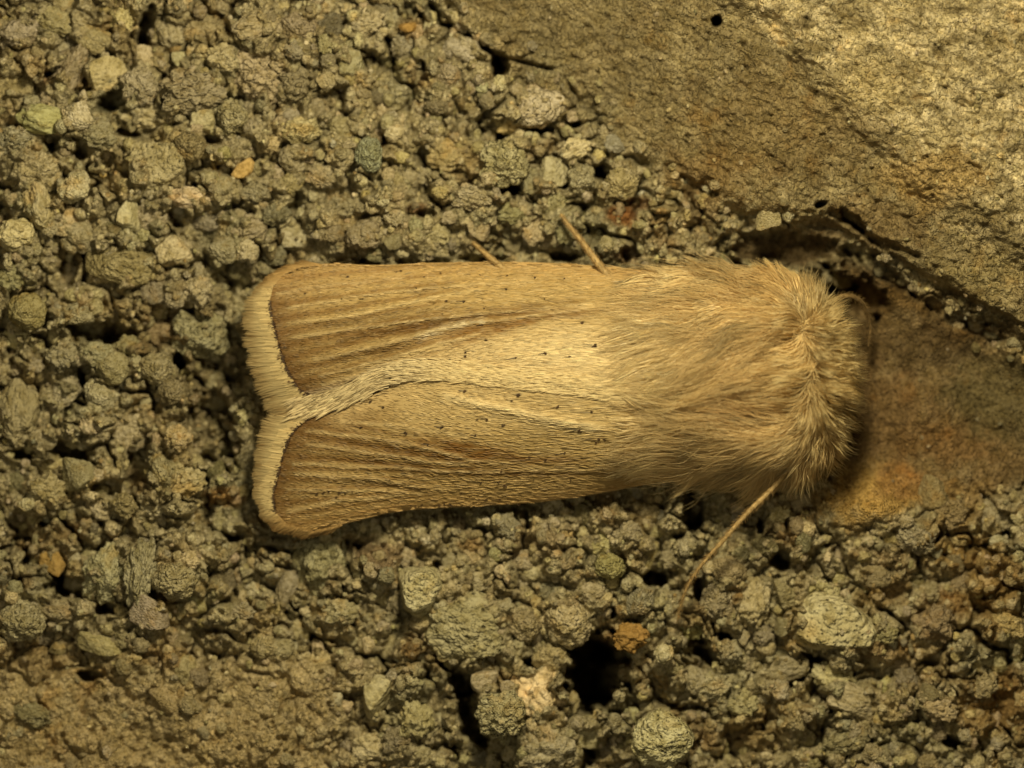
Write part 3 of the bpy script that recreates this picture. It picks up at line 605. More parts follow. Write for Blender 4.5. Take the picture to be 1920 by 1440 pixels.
def terrain(px, py, detail=True):
    plat, trough, bl, line = smooth_masks(px, py)
    nook = np.exp(-((px - 1490) / 125) ** 4 - ((py - 465) / 38) ** 4); g = np.clip(1 - plat - trough * .92 - bl * .80 - nook * .9 - .9 * np.exp(-((px - 1640) / 90) ** 4 - ((py - 925) / 62) ** 4), 0.06, 1)          # how granular
    off = np.clip(np.maximum(np.maximum(-50 - px, px - 1970), np.maximum(-50 - py, py - 1490)) / 60.0, 0, 1); g = g * (1 - .8 * off); q_ = 1 - .85 * off
    z = -0.15 + 0.55 * fbm(px / 210, py / 210, 4.0, 2)
    # plateau: rises away from the edge, with a second bright step further up
    dp = np.clip(line - py, 0, 2000); z2 = np.interp(px, [1150, 1450], [.0, 1.4]) + 0.0016 * np.clip(dp, 0, 700)
    s2 = np.interp(px, [1300, 1450, 1560, 1640, 1760, 1920, 2300], [-120, 60, 175, 262, 340, 470, 700]) + 45 * fbm(px / 110, py / 110, 6.6, 4)
    z2 = z2 + 0.85 * sstep(45, -45, py - s2) + .35 * sstep(1500, 1900, px)
    z = z * (1 - plat) + z2 * plat
    z = z + trough * (-0.55 + 0.0 * px) + 0.5 * sstep(1750, 2100, px) * trough
    # mound of ochre filler below the head, and stone lip under the edge
    z = z + 1.0 * np.exp(-((px - 1635) / 62) ** 2 - ((py - 945) / 48) ** 2) + 0.5 * np.exp(-((px - 1790) / 90) ** 2 - ((py - 700) / 50) ** 2) * 0
    d, _ = poly_d(px, py, [(1560,470),(1650,540),(1760,600),(1920,680)]); z = z + 0.42 * np.exp(-(d / 26) ** 2)
    # hollow in which the moth sits
    di, _ = poly_d(px, py, OUTLINE + OUTLINE[:1]); ins = inside(px, py, OUTLINE); sd = np.where(ins, di, -di)
    hollow = sstep(-45, 25, sd); z = z - hollow * 0.75
    d2 = np.where(ins, 0, di); z = z - 0.25 * np.exp(-(d2 / 60) ** 2)
    gg = g * (1 - 0.75 * hollow)
    if detail:
        wx, wy = px + 16 * pn(px / 40, py / 40, 2.2) + 5 * pn(px / 13, py / 13, 2.9), py + 16 * pn(px / 40, py / 40, 8.2) + 5 * pn(px / 13, py / 13, 8.9)
        for (s, a, r, sd_) in ((78, 1.0, .78, 1), (40, .65, .74, 2), (21, .30, .72, 3), (11, .15, .72, 4)):
            f1, f2, idr = worley(wx / s, wy / s, sd_)
            b = np.sqrt(np.clip(1 - (f1 / r) ** 2, 0, 1)) * (0.35 + .75 * idr)
            z = z + a * (b - 0.5) * gg
            if s > 30: z = z - (1.5 if s > 60 else .8) * gg * np.exp(-((f2 - f1) / .10) ** 2) * sstep(-.25, .45, pn(px / 95 + s, py / 95, 3.1))
        rough = fbm(px / 26, py / 26, 5.0, 5); z = z + 0.20 * rough * (0.40 + gg) * q_
        fine = fbm(px / 6.5, py / 6.5, 3.0, 2); z = z + 0.05 * fine * (.6 + .6 * gg) + q_ * plat * .11 * fbm(px / 15, py / 10, 3.7, 4)
        # fibrous drag marks on the plateau, running down to the right
        c, s_ = math.cos(.60), math.sin(.60); u, v = px * c + py * s_, -px * s_ + py * c
        z = z + plat * (0.15 * fbm(u / 90, v / 26, 2.0, 4) + .10 * fbm(u / 22, v / 8, 6.0, 4) - 0.30 * sstep(.55, 1.0, fbm(u / 26, v / 10, 9.0, 3)) - .2 * sstep(.75, 1.1, fbm(u / 60, v / 14, 12.0, 3)))
        # crumbs and bites
        f1, f2, idr = worley(px / 15, py / 15, 5); z = z + .12 * np.clip(1 - (f1 / .5) ** 2, 0, 1) * (idr > .45) * (.35 + .4 * bl + .25 * plat) * (1 - .8 * trough)
        f1, f2, idr = worley(px / 19, py / 19, 6); z = z - .30 * np.clip(1 - (f1 / .35) ** 2, 0, 1) * (idr > .85) * (1 - .9 * trough) * (1 - .8 * plat)
        j = fbm(px / 22, py / 22, 7.1, 3)
    else: j = 0
    for (x, y, rx, ry, a, dep) in PITS:
        m = (np.abs(px - x) < 3 * max(rx, ry)) & (np.abs(py - y) < 3 * max(rx, ry))
        if not m.any(): continue
        qx, qy = px[m] - x, py[m] - y; u = qx * math.cos(a) + qy * math.sin(a); v = -qx * math.sin(a) + qy * math.cos(a)
        jj = j[m] if detail else 0
        e = np.sqrt((u / rx) ** 2 + (v / ry) ** 2) + jj * .38
        z[m] -= dep * sstep(1.22, 0.72, e)
    for (l, s, dep) in CRACKS:
        d, t = poly_d(px, py, l); z = z - dep * np.exp(-((d + (j if detail else 0) * 2) / s) ** 2)
    return z
STAINS_AND_SHADE = [(1640,640,50,80,(.20,.13,.06),.9),(1490,470,150,40,(.15,.10,.05),.9),(1620,540,90,40,(.14,.09,.04),.85),(1800,630,130,30,(.18,.11,.045),.8),(1860,1120,90,90,(.42,.27,.10),.75),(1660,1090,60,50,(.40,.25,.09),.6),(1640,1220,60,40,(.34,.20,.08),.6),(1850,1330,90,70,(.44,.28,.10),.7),(1440,1350,90,50,(.55,.42,.22),.6),(1790,1010,70,60,(.46,.30,.11),.6),(780,392,30,14,(.24,.10,.035),.7),(1172,400,38,26,(.30,.12,.03),.85),(1205,380,26,18,(.30,.13,.04),.6),(1180,480,34,16,(.24,.10,.03),.6),(420,935,40,28,(.42,.22,.06),.75),(880,1022,34,26,(.40,.22,.07),.6),  # first dark browns also paint shade into the hollow and ledge above the head
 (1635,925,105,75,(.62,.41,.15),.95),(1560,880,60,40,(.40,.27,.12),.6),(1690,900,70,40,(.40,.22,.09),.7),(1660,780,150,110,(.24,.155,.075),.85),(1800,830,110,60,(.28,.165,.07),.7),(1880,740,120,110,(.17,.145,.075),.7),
 (1700,640,150,60,(.15,.105,.055),.75),(1840,1060,100,60,(.42,.28,.12),.6),(1800,950,80,60,(.44,.29,.12),.6),(1760,1150,60,60,(.40,.23,.09),.5),(1900,1300,80,60,(.36,.22,.09),.55),(60,1230,110,40,(.46,.31,.14),.4),  # darkest patch here: brown earth plus painted shade below the ledge
 (160,1400,170,60,(.60,.47,.27),.5),(300,1230,60,30,(.40,.24,.09),.5),(420,1400,160,60,(.60,.48,.28),.5),(90,1010,70,40,(.36,.25,.12),.5),(1160,1200,60,30,(.34,.18,.06),.7),(770,60,40,30,(.42,.24,.10),.5),
 (1450,240,220,120,(.30,.22,.11),.55),(1330,330,120,60,(.32,.21,.09),.6),(1640,420,120,60,(.27,.18,.085),.5),(1750,330,130,60,(.58,.42,.20),.75),(1640,160,90,60,(.60,.50,.30),.7),(1850,520,120,50,(.48,.40,.22),.5),
 (1700,560,140,30,(.18,.11,.04),.7),(1420,1380,90,50,(.50,.36,.18),.5),(1300,1380,50,40,(.38,.24,.10),.5),(560,100,120,90,(.34,.28,.17),.4),(720,1040,70,40,(.26,.15,.08),.6),(1010,1010,90,40,(.30,.20,.10),.5),  # long dark strip paints ledge shade over brown ground
 (1730,1250,70,60,(.42,.30,.15),.5),(380,700,90,160,(.26,.20,.11),.5),(820,690,10,10,(.3,.3,.3),0),(1310,380,70,40,(.30,.20,.09),.5),(1010,330,50,30,(.44,.38,.24),.3),(1480,1000,60,30,(.32,.18,.07),.5)]
def ground_col(px, py):
    base = np.tile(np.array([0.57, 0.505, 0.36]), (len(px), 1)); n = pn(px / 45, py / 45, 1.3) + .6 * pn(px / 15, py / 15, 5.3)
    def bl(c, a):
        nonlocal base
        a = np.clip(a, 0, 1)[:, None]; base = base * (1 - a) + np.array(c) * a
    bl((.40, .39, .28), .5 * sstep(0, .6, pn(px / 120, py / 120, 8.8))); bl((.50, .38, .20), .6 * sstep(.1, .6, pn(px / 90, py / 90, 3.8))); bl((.33, .215, .10), .7 * sstep(.35, .85, fbm(px / 120, py / 120, 13.8, 3)))
    plat, trough, b, line = smooth_masks(px, py); bl((.29, .235, .135), plat * .85); s2 = np.interp(px, [1300, 1450, 1560, 1640, 1760, 1920, 2300], [-120, 60, 175, 262, 340, 470, 700]); bl((.84, .73, .51), plat * sstep(30, -40, py - s2 + 45 * fbm(px / 110, py / 110, 6.6, 4) + 25 * n) * .85 * sstep(-.7, .3, fbm(px / 60, py / 30, 17.1, 3))); u = px * .825 + py * .565; v = -px * .565 + py * .825; bl((.60, .51, .33), .7 * plat * sstep(.05, .6, fbm(u / 120, v / 34, 21.0, 3)) * .8); bl((.27, .21, .11), plat * sstep(.15, .7, fbm(u / 60, v / 20, 31.0, 3)) * .65); bl((.23, .155, .075), trough * .85); bl((.64, .52, .33), b * .8)  # pale band above the step: light on its face painted into the colour
    for (x, y, rx, ry, c, a) in STAINS_AND_SHADE:
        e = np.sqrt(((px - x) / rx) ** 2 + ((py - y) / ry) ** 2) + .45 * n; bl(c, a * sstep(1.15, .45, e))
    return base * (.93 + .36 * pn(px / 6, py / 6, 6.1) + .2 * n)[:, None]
def axis(lo, a, b, hi, step, big):
    return np.concatenate([np.arange(lo, a, big), np.arange(a, b, step), np.arange(b, hi, big)])
gx = axis(-900, -60, 1980, 2850, 2.35, 15); gy = axis(-800, -60, 1500, 2250, 2.35, 15)
GX, GY = np.meshgrid(gx, gy, indexing='ij'); qx, qy = GX.ravel(), GY.ravel(); gz = terrain(qx, qy)
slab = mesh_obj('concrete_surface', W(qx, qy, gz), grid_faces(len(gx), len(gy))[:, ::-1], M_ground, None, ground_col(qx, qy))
slab['kind'] = 'structure'
GZ = gz.reshape(GX.shape)
def hz(x, y):
    i = np.clip(np.searchsorted(gx, x), 1, len(gx) - 1); j = np.clip(np.searchsorted(gy, y), 1, len(gy) - 1); return GZ[i, j]
def hz_s(x, y, r):
    """height of the ground averaged over a grain's footprint"""
    s = 0
    for a in np.linspace(0, 2 * np.pi, 7)[:-1]: s = s + hz(x + .6 * r * math.cos(a), y + .6 * r * math.sin(a))
    return (s / 6 * .6 + hz(x, y) * .4)

# ------------------------------------------------------------------ grain shapes
import bmesh
def ico(sub):
    bm = bmesh.new(); bmesh.ops.create_icosphere(bm, subdivisions=sub, radius=1); v = np.array([x.co[:] for x in bm.verts]); f = np.array([[a.index for a in q.verts] for q in bm.faces]); bm.free()
    return v / np.linalg.norm(v, axis=1, keepdims=True), f
ICO = {k: ico(k) for k in (2, 3, 5, 6)}
def planes_r(v, pl, sharp=14):
    d = np.clip(v @ pl[:, :3].T / pl[:, 3], 1e-3, None); return 1 / np.power((d ** sharp).sum(1), 1 / sharp)
def shape(kind, seed, sub):
    rg = np.random.default_rng(seed); v, f = ICO[sub]; o = rg.uniform(0, 90, 3)
    def N(s, o_=2): 
        return fbm(v[:, 0] * s + o[0], v[:, 1] * s + o[1], v[:, 2] * s + o[2], o_)
    if kind == 'lump':        # popcorn: several rounded knobs fused
        k = rg.normal(size=(15, 3)); k /= np.linalg.norm(k, axis=1, keepdims=True); rad = rg.uniform(.45, .75, 15)
        d = np.sqrt(np.clip(((v[:, None] - k[None]) ** 2).sum(2), 0, None)); r = .78 + (np.sqrt(np.clip(1 - (d / rad) ** 2, 0, 1)) * rg.uniform(.12, .34, 15)).max(1)
        r = r * (1 + .22 * N(1.3)) + .07 * N(5, 3) + .03 * N(12, 3)
    elif kind == 'round': r = 1 + .22 * N(1.2) + .08 * N(4, 3) + .02 * N(11, 3)
    elif kind == 'rough':
        r = 1 + .34 * N(1.4) + .20 * N(3.4, 3) + .045 * N(11, 3)
    else:
        pl = rg.normal(size=(9, 3)); pl /= np.linalg.norm(pl, axis=1, keepdims=True); pl = np.c_[pl, rg.uniform(.68, 1.0, 9)]
        pl = np.concatenate([pl, np.array([[1,0,0,1.1],[-1,0,0,1.1],[0,1,0,1.1],[0,-1,0,1.1],[0,0,1,.9],[0,0,-1,.9]])])
        r = planes_r(v, pl, 16) + .06 * N(3, 3) + .03 * N(12, 3)
    return v * np.clip(r, .3, 1.6)[:, None], f
KINDS = ['lump'] * 7 + ['round'] * 4 + ['rough'] * 9 + ['angular'] * 6
SHARED = []
for i, kd in enumerate(KINDS):
    v, f = shape(kd, 100 + i, 5); me = bpy.data.meshes.new('grain'); me.from_pydata([tuple(x) for x in v], [], [tuple(x) for x in f])
    me.polygons.foreach_set('use_smooth', np.ones(len(f), bool)); me.materials.append((M_grain, M_grain2, M_grain3)[i % 3]); me.update(); SHARED.append((kd, me))
def tint(px, py, j=.10):
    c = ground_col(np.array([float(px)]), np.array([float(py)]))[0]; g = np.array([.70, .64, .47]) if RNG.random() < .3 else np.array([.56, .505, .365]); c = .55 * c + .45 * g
    return np.clip(c * RNG.normal(1.0, .15) * np.array([1 + RNG.normal(0, .03), 1, 1 + RNG.normal(0, .08)]), .03, .85)
PLACED = []
def put_grain(px, py, rx, ry, rot=0.0, z=None, kind=None, col=None, parent=slab, name='grain', rz=None, mesh=None):
    r = (rx + ry) / 2
    if z is None: z = float(hz_s(np.array(px), np.array(py), r)) + 0.12 * r / PX
    if mesh is None:
        ch = [m for k, m in SHARED if kind is None or k == kind]; mesh = random.choice(ch)
    o = bpy.data.objects.new(name, mesh); COL.objects.link(o)
    o.location = W(px, py, z).ravel(); o.parent = parent
    rz = min(rx, ry) if rz is None else rz
    o.scale = (rx / PX, ry / PX, rz / PX); o.rotation_euler = (random.uniform(-.25, .25), random.uniform(-.25, .25), -rot)
    c = tint(px, py) if col is None else np.minimum(np.array(col) * 1.18, .8); o.color = (*c, 1)
    PLACED.append((px, py, r)); return o

# the stones one can name: each a thing of its own
def convex_stone(poly, top, seed, name, thick=.6, tilt=.25, rough_=.03):
    """stone whose plan is a convex outline given in pixels about its centre"""
    p = np.asarray(poly, float) * [1, -1]; c = p.mean(0); p = p - c; sc = np.abs(p).max(); p = p / sc; rg = np.random.default_rng(seed); pl = []
    if np.sum(p[:, 0] * np.roll(p[:, 1], -1) - p[:, 1] * np.roll(p[:, 0], -1)) < 0: p = p[::-1]
    for i in range(len(p)):
        a, b = p[i], p[(i + 1) % len(p)]; n = np.array([b[1] - a[1], a[0] - b[0]]); n /= np.linalg.norm(n); d = n @ a
        t = rg.uniform(.05, tilt * 2); q = np.array([n[0], n[1], t]); q /= np.linalg.norm(q); pl.append([*q, max(d * .98, .05)])
    pl.append([.1, .05, .99, thick]); pl.append([0, 0, -1, thick]); pl.append([-.35, .2, .91, thick * 1.15])
    v, f = ICO[5]; o = rg.uniform(0, 50, 3); r = planes_r(v, np.array(pl), 22)
    r = r * (1 + rough_ * fbm(v[:, 0] * 3 + o[0], v[:, 1] * 3 + o[1], v[:, 2] * 3, 4))
    me = bpy.data.meshes.new(name); me.from_pydata([tuple(x) for x in v * r[:, None]], [], [tuple(x) for x in f]); me.polygons.foreach_set('use_smooth', np.ones(len(f), bool))
    return me, sc, c
def own_lump(kind, seed, name, mat):
    v, f = shape(kind, seed, 6 if kind == 'lump' else 5); me = bpy.data.meshes.new(name); me.from_pydata([tuple(x) for x in v], [], [tuple(x) for x in f]); me.polygons.foreach_set('use_smooth', np.ones(len(f), bool)); me.materials.append(mat); return me
def named(name, label, cat, px, py, rx, ry, kind=None, poly=None, col=None, rot=0.0, lift=.35, mat=None, seed=1, thick=.6, z=None, rz=None):
    mat = mat or M_grain
    if poly is not None:
        me, sc, c = convex_stone(poly, 0, seed, name, thick); me.materials.append(mat); px2, py2 = px + c[0], py - c[1]
        zz = float(hz_s(np.array(px2), np.array(py2), sc * .6)) + lift if z is None else z
        o = put_grain(px2, py2, sc, sc, 0, zz, None, col, None, name, sc, me); o.rotation_euler = (0, 0, 0)
    else:
        me = own_lump(kind, seed, name, mat); zz = float(hz_s(np.array(px), np.array(py), (rx + ry) / 2)) + lift if z is None else z
        o = put_grain(px, py, rx, ry, rot, zz, None, col, None, name, rz, me); o.rotation_euler = (0, 0, -rot)
    o['label'] = label; o['category'] = cat; return o

named('stone_flake', 'small orange flake lying flat on grey grit, upper left', 'stone flake', 455, 315, 20, 16, poly=[(-22,13),(-8,-8),(12,-20),(20,-10),(14,10),(2,20),(-14,20)], col=(.52,.37,.17), mat=M_pale, thick=.28, lift=.55, seed=3)
named('stone_shard', 'pale pointed shard with smooth faces standing in a gap, left of the moth', 'stone shard', 235, 400, 20, 40, poly=[(-18,18),(-14,-8),(10,-36),(17,-14),(18,24),(0,28)], col=(.50,.47,.34), mat=M_pale, thick=.5, lift=.5, seed=5)
named('pebble', 'greenish grey pebble with a speckled face above the wings', 'pebble', 693, 290, 25, 33, 'round', col=(.39,.41,.31), lift=.45, seed=8)
named('pebble', 'smooth glassy yellow-green pebble near the left edge, top', 'pebble', 78, 222, 42, 27, 'round', col=(.42,.42,.24), rot=.1, lift=.35, seed=9, mat=M_pale)
named('stone', 'pale angular stone tapering downward, below the middle of the wings', 'stone', 790, 1112, 44, 48, poly=[(-40,-20),(-25,-42),(10,-46),(36,-34),(40,-10),(20,30),(-8,45),(-32,28)], col=(.58,.54,.38), thick=.7, lift=.5, seed=12)
named('stone', 'large crusted lump beside the pale angular stone', 'stone', 872, 1182, 82, 62, 'lump', col=(.42,.39,.27), rot=.2, lift=.5, seed=31, rz=40)
named('pebble', 'large pale rounded stone at the bottom edge beneath the black hole', 'pebble', 1242, 1388, 54, 52, 'round', col=(.58,.55,.38), lift=1.0, seed=14)
named('stone_shard', 'pale shard pointing down, left of the black hole at the bottom', 'stone shard', 705, 1305, 32, 45, poly=[(-26,-28),(4,-40),(32,-30),(26,-8),(-8,42),(-22,20)], col=(.50,.46,.33), mat=M_pale, thick=.45, lift=.55, seed=15)
named('stone', 'large flat oval stone below the antenna at lower right', 'stone', 1562, 1172, 82, 52, poly=[(-68,-22),(-30,-48),(20,-50),(60,-20),(84,10),(76,42),(10,46),(-40,42),(-72,20)], col=(.53,.49,.35), thick=.42, lift=.75, seed=16)
named('pebble', 'round cracked pebble tight in its socket, lower left', 'pebble', 327, 1090, 39, 35, 'round', col=(.46,.41,.28), lift=.55, seed=18)
named('stone', 'tall narrow stone left of the round cracked pebble', 'stone', 264, 1075, 27, 58, 'rough', col=(.45,.42,.31), lift=.5, seed=19, rot=.12)
named('grain', 'amber orange grain on the upper rim of the black hole', 'grain', 1182, 1195, 30, 24, 'rough', col=(.33,.205,.075), lift=.9, seed=20, mat=M_pale)
named('grain', 'tiny orange grain beside a small pit at the top', 'grain', 765, 52, 16, 12, 'angular', col=(.38,.24,.09), lift=.3, seed=21, mat=M_pale)
named('grain', 'ochre grain above a dark gap at the left edge, lower left', 'grain', 97, 1050, 26, 20, 'angular', col=(.42,.29,.12), lift=.45, seed=22, rot=.5, mat=M_pale)
named('pebble', 'dark speckled round pebble between two gaps at the bottom', 'pebble', 940, 1340, 43, 42, 'rough', col=(.47,.44,.31), lift=1.0, seed=24)
named('pebble', 'largest round pebble above the wings, over a shadowed gap', 'pebble', 945, 308, 42, 40, 'rough', col=(.43,.40,.27), lift=.55, seed=25)
named('pebble', 'small black-pored pebble in a row of three above the wings', 'pebble', 1092, 335, 24, 25, 'rough', col=(.50,.46,.34), lift=.7, seed=26)
named('pebble', 'pointed little pebble at the left end of the row of three above the wings', 'pebble', 990, 342, 16, 24, 'angular', col=(.50,.47,.34), lift=.7, seed=27)
named('pebble', 'round pebble at the left edge below the ochre grain', 'pebble', 40, 1165, 40, 38, 'round', col=(.45,.41,.29), lift=.55, seed=28)
named('stone', 'broad rough lump just left of the upper wing fringe', 'stone', 375, 628, 58, 46, 'lump', col=(.37,.35,.25), rot=.3, lift=.4, seed=29)
named('pebble', 'knobbly pebble in the group at upper left, beside a deep gap', 'pebble', 436, 222, 30, 36, 'lump', col=(.46,.42,.29), lift=.4, seed=30)
named('stone', 'large pale blunt stone near the shard at upper left', 'stone', 297, 318, 47, 46, 'angular', col=(.46,.41,.28), lift=.5, seed=33)
named('pebble', 'smooth round pebble with a reddish speck, left of the wings', 'pebble', 291, 690, 33, 30, 'round', col=(.43,.38,.26), lift=.55, seed=34)
named('pebble', 'yellowish round grain below the wing edge, above the black hole', 'pebble', 1145, 1062, 27, 24, 'round', col=(.48,.45,.24), lift=.45, seed=35)
named('pebble', 'small smooth bead at the right rim of the black hole', 'pebble', 1245, 1226, 17, 18, 'round', col=(.50,.46,.34), lift=.8, seed=36, mat=M_pale)
named('stone', 'reddish topped lump by the diagonal crack, lower left', 'stone', 600, 1055, 48, 55, 'rough', col=(.39,.37,.26), lift=.35, seed=37)

GR = [(230,27,25,28),(195,140,38,28,-.4),(262,160,33,30),(355,170,55,38),(270,110,22,20),(385,222,22,20),(275,215,42,26),(355,272,28,26),(20,165,38,40),(135,130,26,44,.4),(70,320,42,36),(75,390,30,46),(140,352,32,28),
 (285,405,28,36),(352,372,40,22),(392,412,28,26),(325,465,26,24),(597,202,20,22),(545,215,15,12),(550,300,26,26),(568,243,32,22),(490,140,58,50),(560,160,42,36),(615,112,14,14),(470,48,34,24),(182,250,30,24),(150,440,40,34),
 (30,440,34,30),(215,430,20,18),(520,400,24,18),(195,1075,34,48),(147,1097,26,24),(115,1145,36,22),(86,1187,15,20,0),(415,1088,22,18),(285,1155,36,24,.5),(456,1147,18,15),(372,1270,20,20),(345,1255,22,26),(232,1250,15,16),
 (450,1080,13,20),(540,1100,22,34),(475,1105,15,15),(310,1312,22,24),(356,1326,22,20),(382,1372,12,14),(35,770,38,58),(50,585,34,32),(130,520,20,27),(137,592,34,20,.1),(115,743,33,24,-.4),(185,743,30,32),(185,665,32,20,.1),
 (225,500,58,34),(290,548,26,24),(300,622,24,20),(85,822,27,20),(248,812,32,30),(92,870,32,20),(45,640,38,20),(118,668,26,26),(210,690,30,28),(333,822,22,22),(305,885,26,36,-.2),(172,798,22,18),(372,545,28,26),
 (90,918,30,26),(150,892,30,26),(405,748,20,18),(28,902,16,16),(352,905,30,26),(240,655,30,22),(985,1170,28,28),(945,1135,15,14),(1065,1165,42,42),(1035,1232,34,26),(1045,1255,15,22,.3),(1112,1370,30,28),(1070,1318,16,21),
 (908,1280,24,18),(885,1315,14,10),(1005,1300,44,50,.5),(1175,1267,19,15),(1262,1252,15,12),(1025,1405,52,44),(780,1352,28,32),(815,1310,22,34),(690,1400,30,26),(742,1388,24,24),(728,1205,14,28,.3),(720,1118,20,16,.3),
 (738,1128,13,20),(960,1412,17,15),(930,1400,19,14),(898,1425,16,12,-.4),(1218,1042,12,24),(1255,1048,16,16),(1475,1110,24,26),(1410,1132,32,38,.2),(1392,1038,15,14),(1432,1022,23,18),(1500,942,36,20,-.3),(1462,965,20,14,-.5),
 (1430,1192,17,18),(1345,1132,28,32),(1366,1068,32,24),(1752,928,28,26),(1785,968,30,28),(1870,962,36,30),(1742,1112,20,18),(1718,1092,14,15,.6),(1722,1010,34,26),(1758,1168,34,30),(1885,1172,32,22,.4),(1562,1268,34,28),
 (1395,1320,26,24),(1580,1392,36,22),(1762,1330,30,22,.3),(1746,1300,18,14),(1760,1372,18,18),(1302,1275,20,28),(1480,1252,38,26),(1290,1180,26,20),(1860,1240,34,22,.4),(1035,328,28,26),(1165,342,30,28),(865,92,34,24,.2),
 (755,88,19,22),(660,112,22,28),(1010,200,50,40),(740,410,18,17),(845,408,17,11),(680,440,32,28),(838,292,34,28),(1040,382,20,28),(787,202,17,18),(912,188,14,16),(680,172,15,13),(706,182,16,12),(700,478,16,15),(740,480,11,8),
 (965,460,20,15),(885,370,34,22,.2),(1470,378,9,8),(1790,612,14,14),(1830,650,9,10),(1645,1080,30,22),(1660,1190,20,18),(1340,1290,32,26),(1600,1310,40,26),(640,1150,28,22),(560,1180,30,18,.6),(600,1240,20,16),
 (40,60,36,24),(100,40,30,22),(120,90,26,16,.5),(170,70,40,24,.5),(320,60,24,30),(380,60,36,30),(420,110,28,24),(560,50,34,26),(620,50,24,20),(690,40,26,22),(640,240,24,20),(600,330,26,20),(640,390,24,20),(560,440,30,24),(470,430,30,22),
 (420,470,28,24),(480,360,26,18),(30,260,30,22),(130,420,22,26),(20,520,24,24),(60,1340,36,20,.2),(190,1210,40,16),(1130,1020,26,20),(980,1050,24,20),(900,1090,18,16),(1030,1110,22,18),(1180,1000,24,20),(1110,1110,24,18),(1200,1130,22,24),
 (720,20,20,16),(960,230,26,20),(1080,280,24,18),(1150,270,20,16),(770,270,22,18),(780,330,24,16),(740,250,18,16),(820,200,20,16),(870,240,22,18),(820,440,26,18),(900,430,24,20),(1060,440,16,16),(960,400,24,18),(620,440,22,18)]
CLEAR = OUTLINE
def clear_of_moth(x, y, r):
    d, _ = poly_d(np.array([float(x)]), np.array([float(y)]), CLEAR + CLEAR[:1]); return not inside(np.array([float(x)]), np.array([float(y)]), CLEAR)[0] and d[0] > r * .55
for g in GR:
    x, y, rx, ry = g[:4]
    if clear_of_moth(x, y, (rx + ry) / 2): put_grain(x, y, rx * 1.04, ry * 1.04, g[4] if len(g) > 4 else random.uniform(-.4, .4), kind=random.choice([None, 'round', 'rough', 'rough', 'lump', 'angular']))

# further grains of middling size until about 300 are single objects, then thousands joined as stuff
def gran(px, py):
    p, t, b, _ = smooth_masks(px, py); g = np.clip(1 - p * 1.0 - t * 1.1 - b * .85 - 1.2 * np.exp(-((px - 1490) / 130) ** 4 - ((py - 470) / 42) ** 4) - 1.1 * np.exp(-((px - 1640) / 85) ** 4 - ((py - 925) / 60) ** 4), 0, 1)
    g = g * (1 - sstep(1500, 1550, px) * sstep(1700, 1640, px) * sstep(540, 580, py) * sstep(900, 860, py))
    for (x, y, rx, ry, a, dep) in PITS:
        if dep > 1.9: g = g * (1 - .95 * (np.hypot((px - x) / (rx * .95), (py - y) / (ry * .95)) < 1))
    return g
def scatter(n, rmin, rmax, seed, power=1.6, over=.72, lo=.06):
    rg = np.random.default_rng(seed); X = rg.uniform(-70, 1990, n * 4); Y = rg.uniform(-70, 1510, n * 4); R = rmin + (rmax - rmin) * rg.random(n * 4) ** power
    ok = ~inside(X, Y, OUTLINE) & (poly_d(X, Y, OUTLINE + OUTLINE[:1])[0] > R * .6); ok &= rg.random(n * 4) < np.where((X > 1520) & (X < 1700) & (Y > 560) & (Y < 880), 0, np.maximum(gran(X, Y), lo))
    X, Y, R = X[ok], Y[ok], R[ok]; o = np.argsort(-R); X, Y, R = X[o], Y[o], R[o]
    cell = {}; out = []; S = 60
    for (x, y, r) in PLACED_ALL: cell.setdefault((int(x // S), int(y // S)), []).append((x, y, r))
    for x, y, r in zip(X, Y, R):
        cx, cy = int(x // S), int(y // S); good = True
        for a in (-1, 0, 1):
            for b in (-1, 0, 1):
                for (x2, y2, r2) in cell.get((cx + a, cy + b), ()):
                    if (x - x2) ** 2 + (y - y2) ** 2 < ((r + r2) * over) ** 2: good = False; break
                if not good: break
            if not good: break
        if good:
            cell.setdefault((cx, cy), []).append((x, y, r)); out.append((x, y, r))
            if len(out) >= n: break
    PLACED_ALL.extend(out); return out
PLACED_ALL = list(PLACED)
mid = scatter(max(0, 296 - len([o for o in slab.children])), 13, 24, 3, 1.2, .85, 0)
for (x, y, r) in mid: put_grain(x, y, r * random.uniform(.85, 1.15), r * random.uniform(.85, 1.15), random.uniform(0, 3))
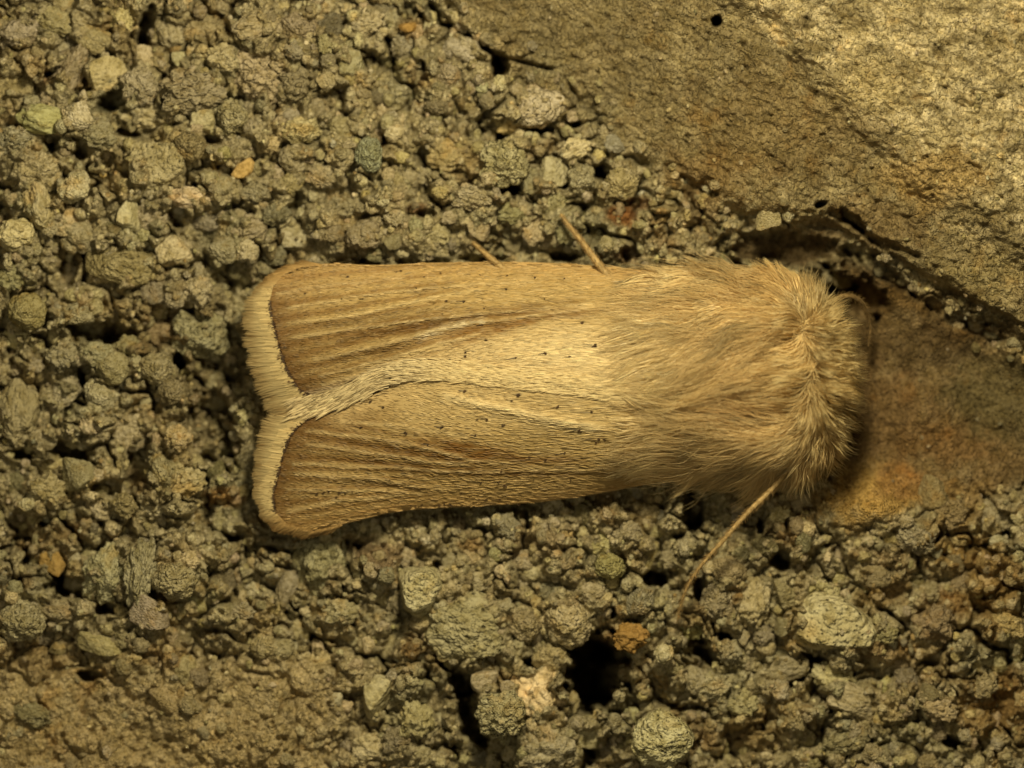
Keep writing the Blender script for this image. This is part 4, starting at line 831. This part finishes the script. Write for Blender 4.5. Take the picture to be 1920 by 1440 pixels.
def joined(pts, name, sub, seed, bury=.25, jit=.14):
    rg = np.random.default_rng(seed); pts = np.array(pts); n = len(pts); shp = [shape(k, 500 + i, sub) for i, k in enumerate(['lump', 'round', 'rough', 'angular', 'round', 'rough', 'lump', 'angular'])]
    f = shp[0][1]; nv = len(shp[0][0]); V = np.empty((n, nv, 3), np.float32); ch = rg.integers(0, len(shp), n)
    x, y, r = pts.T; z = hz_s(x, y, r) + bury * r / PX; c = W(x, y, z)
    q = rg.normal(size=(n, 4)); q /= np.linalg.norm(q, axis=1, keepdims=True); a, b, c_, d = q.T
    Rm = np.stack([np.stack([1-2*(c_**2+d**2), 2*(b*c_-a*d), 2*(b*d+a*c_)], 1), np.stack([2*(b*c_+a*d), 1-2*(b**2+d**2), 2*(c_*d-a*b)], 1), np.stack([2*(b*d-a*c_), 2*(c_*d+a*b), 1-2*(b**2+c_**2)], 1)], 1)
    sc = (r / PX)[:, None] * rg.uniform(.75, 1.25, (n, 3))
    for k in range(len(shp)):
        m = ch == k; V[m] = np.einsum('nij,vj->nvi', Rm[m], shp[k][0]) * sc[m][:, None] + c[m][:, None]
    F = (f[None] + (np.arange(n) * nv)[:, None, None]).reshape(-1, 3)
    C = .6 * ground_col(x, y) + .4 * np.array([.64, .58, .42]); C = C * rg.normal(1, jit, n)[:, None]
    odd = rg.random(n); C = C * (1 + rg.normal(0, 1, (n, 3)) * np.array([.03, 0, .08])); C = np.where(odd[:, None] < .012, np.array([.46, .34, .18]), C); C = np.where(odd[:, None] > .97, np.array([.62, .58, .44]), C)
    o = mesh_obj(name, V.reshape(-1, 3), F, M_stuff, slab, np.clip(np.repeat(C, nv, 0), .02, .85)); o['kind'] = 'stuff'; return o
joined(scatter(1500, 6, 14, 5, 1.3, .68, .0), 'small_grains', 3, 41, .05)
PLACED_ALL = []
joined(scatter(3600, 2.2, 5.5, 6, 1.4, .6, .10), 'grit', 2, 42, .1, .22)
print('tris', sum(len(o.data.polygons) * (2 if len(o.data.polygons) and o.data.polygons[0].loop_total == 4 else 1) for o in SC.objects if o.type == 'MESH' and o.data.users == 1))
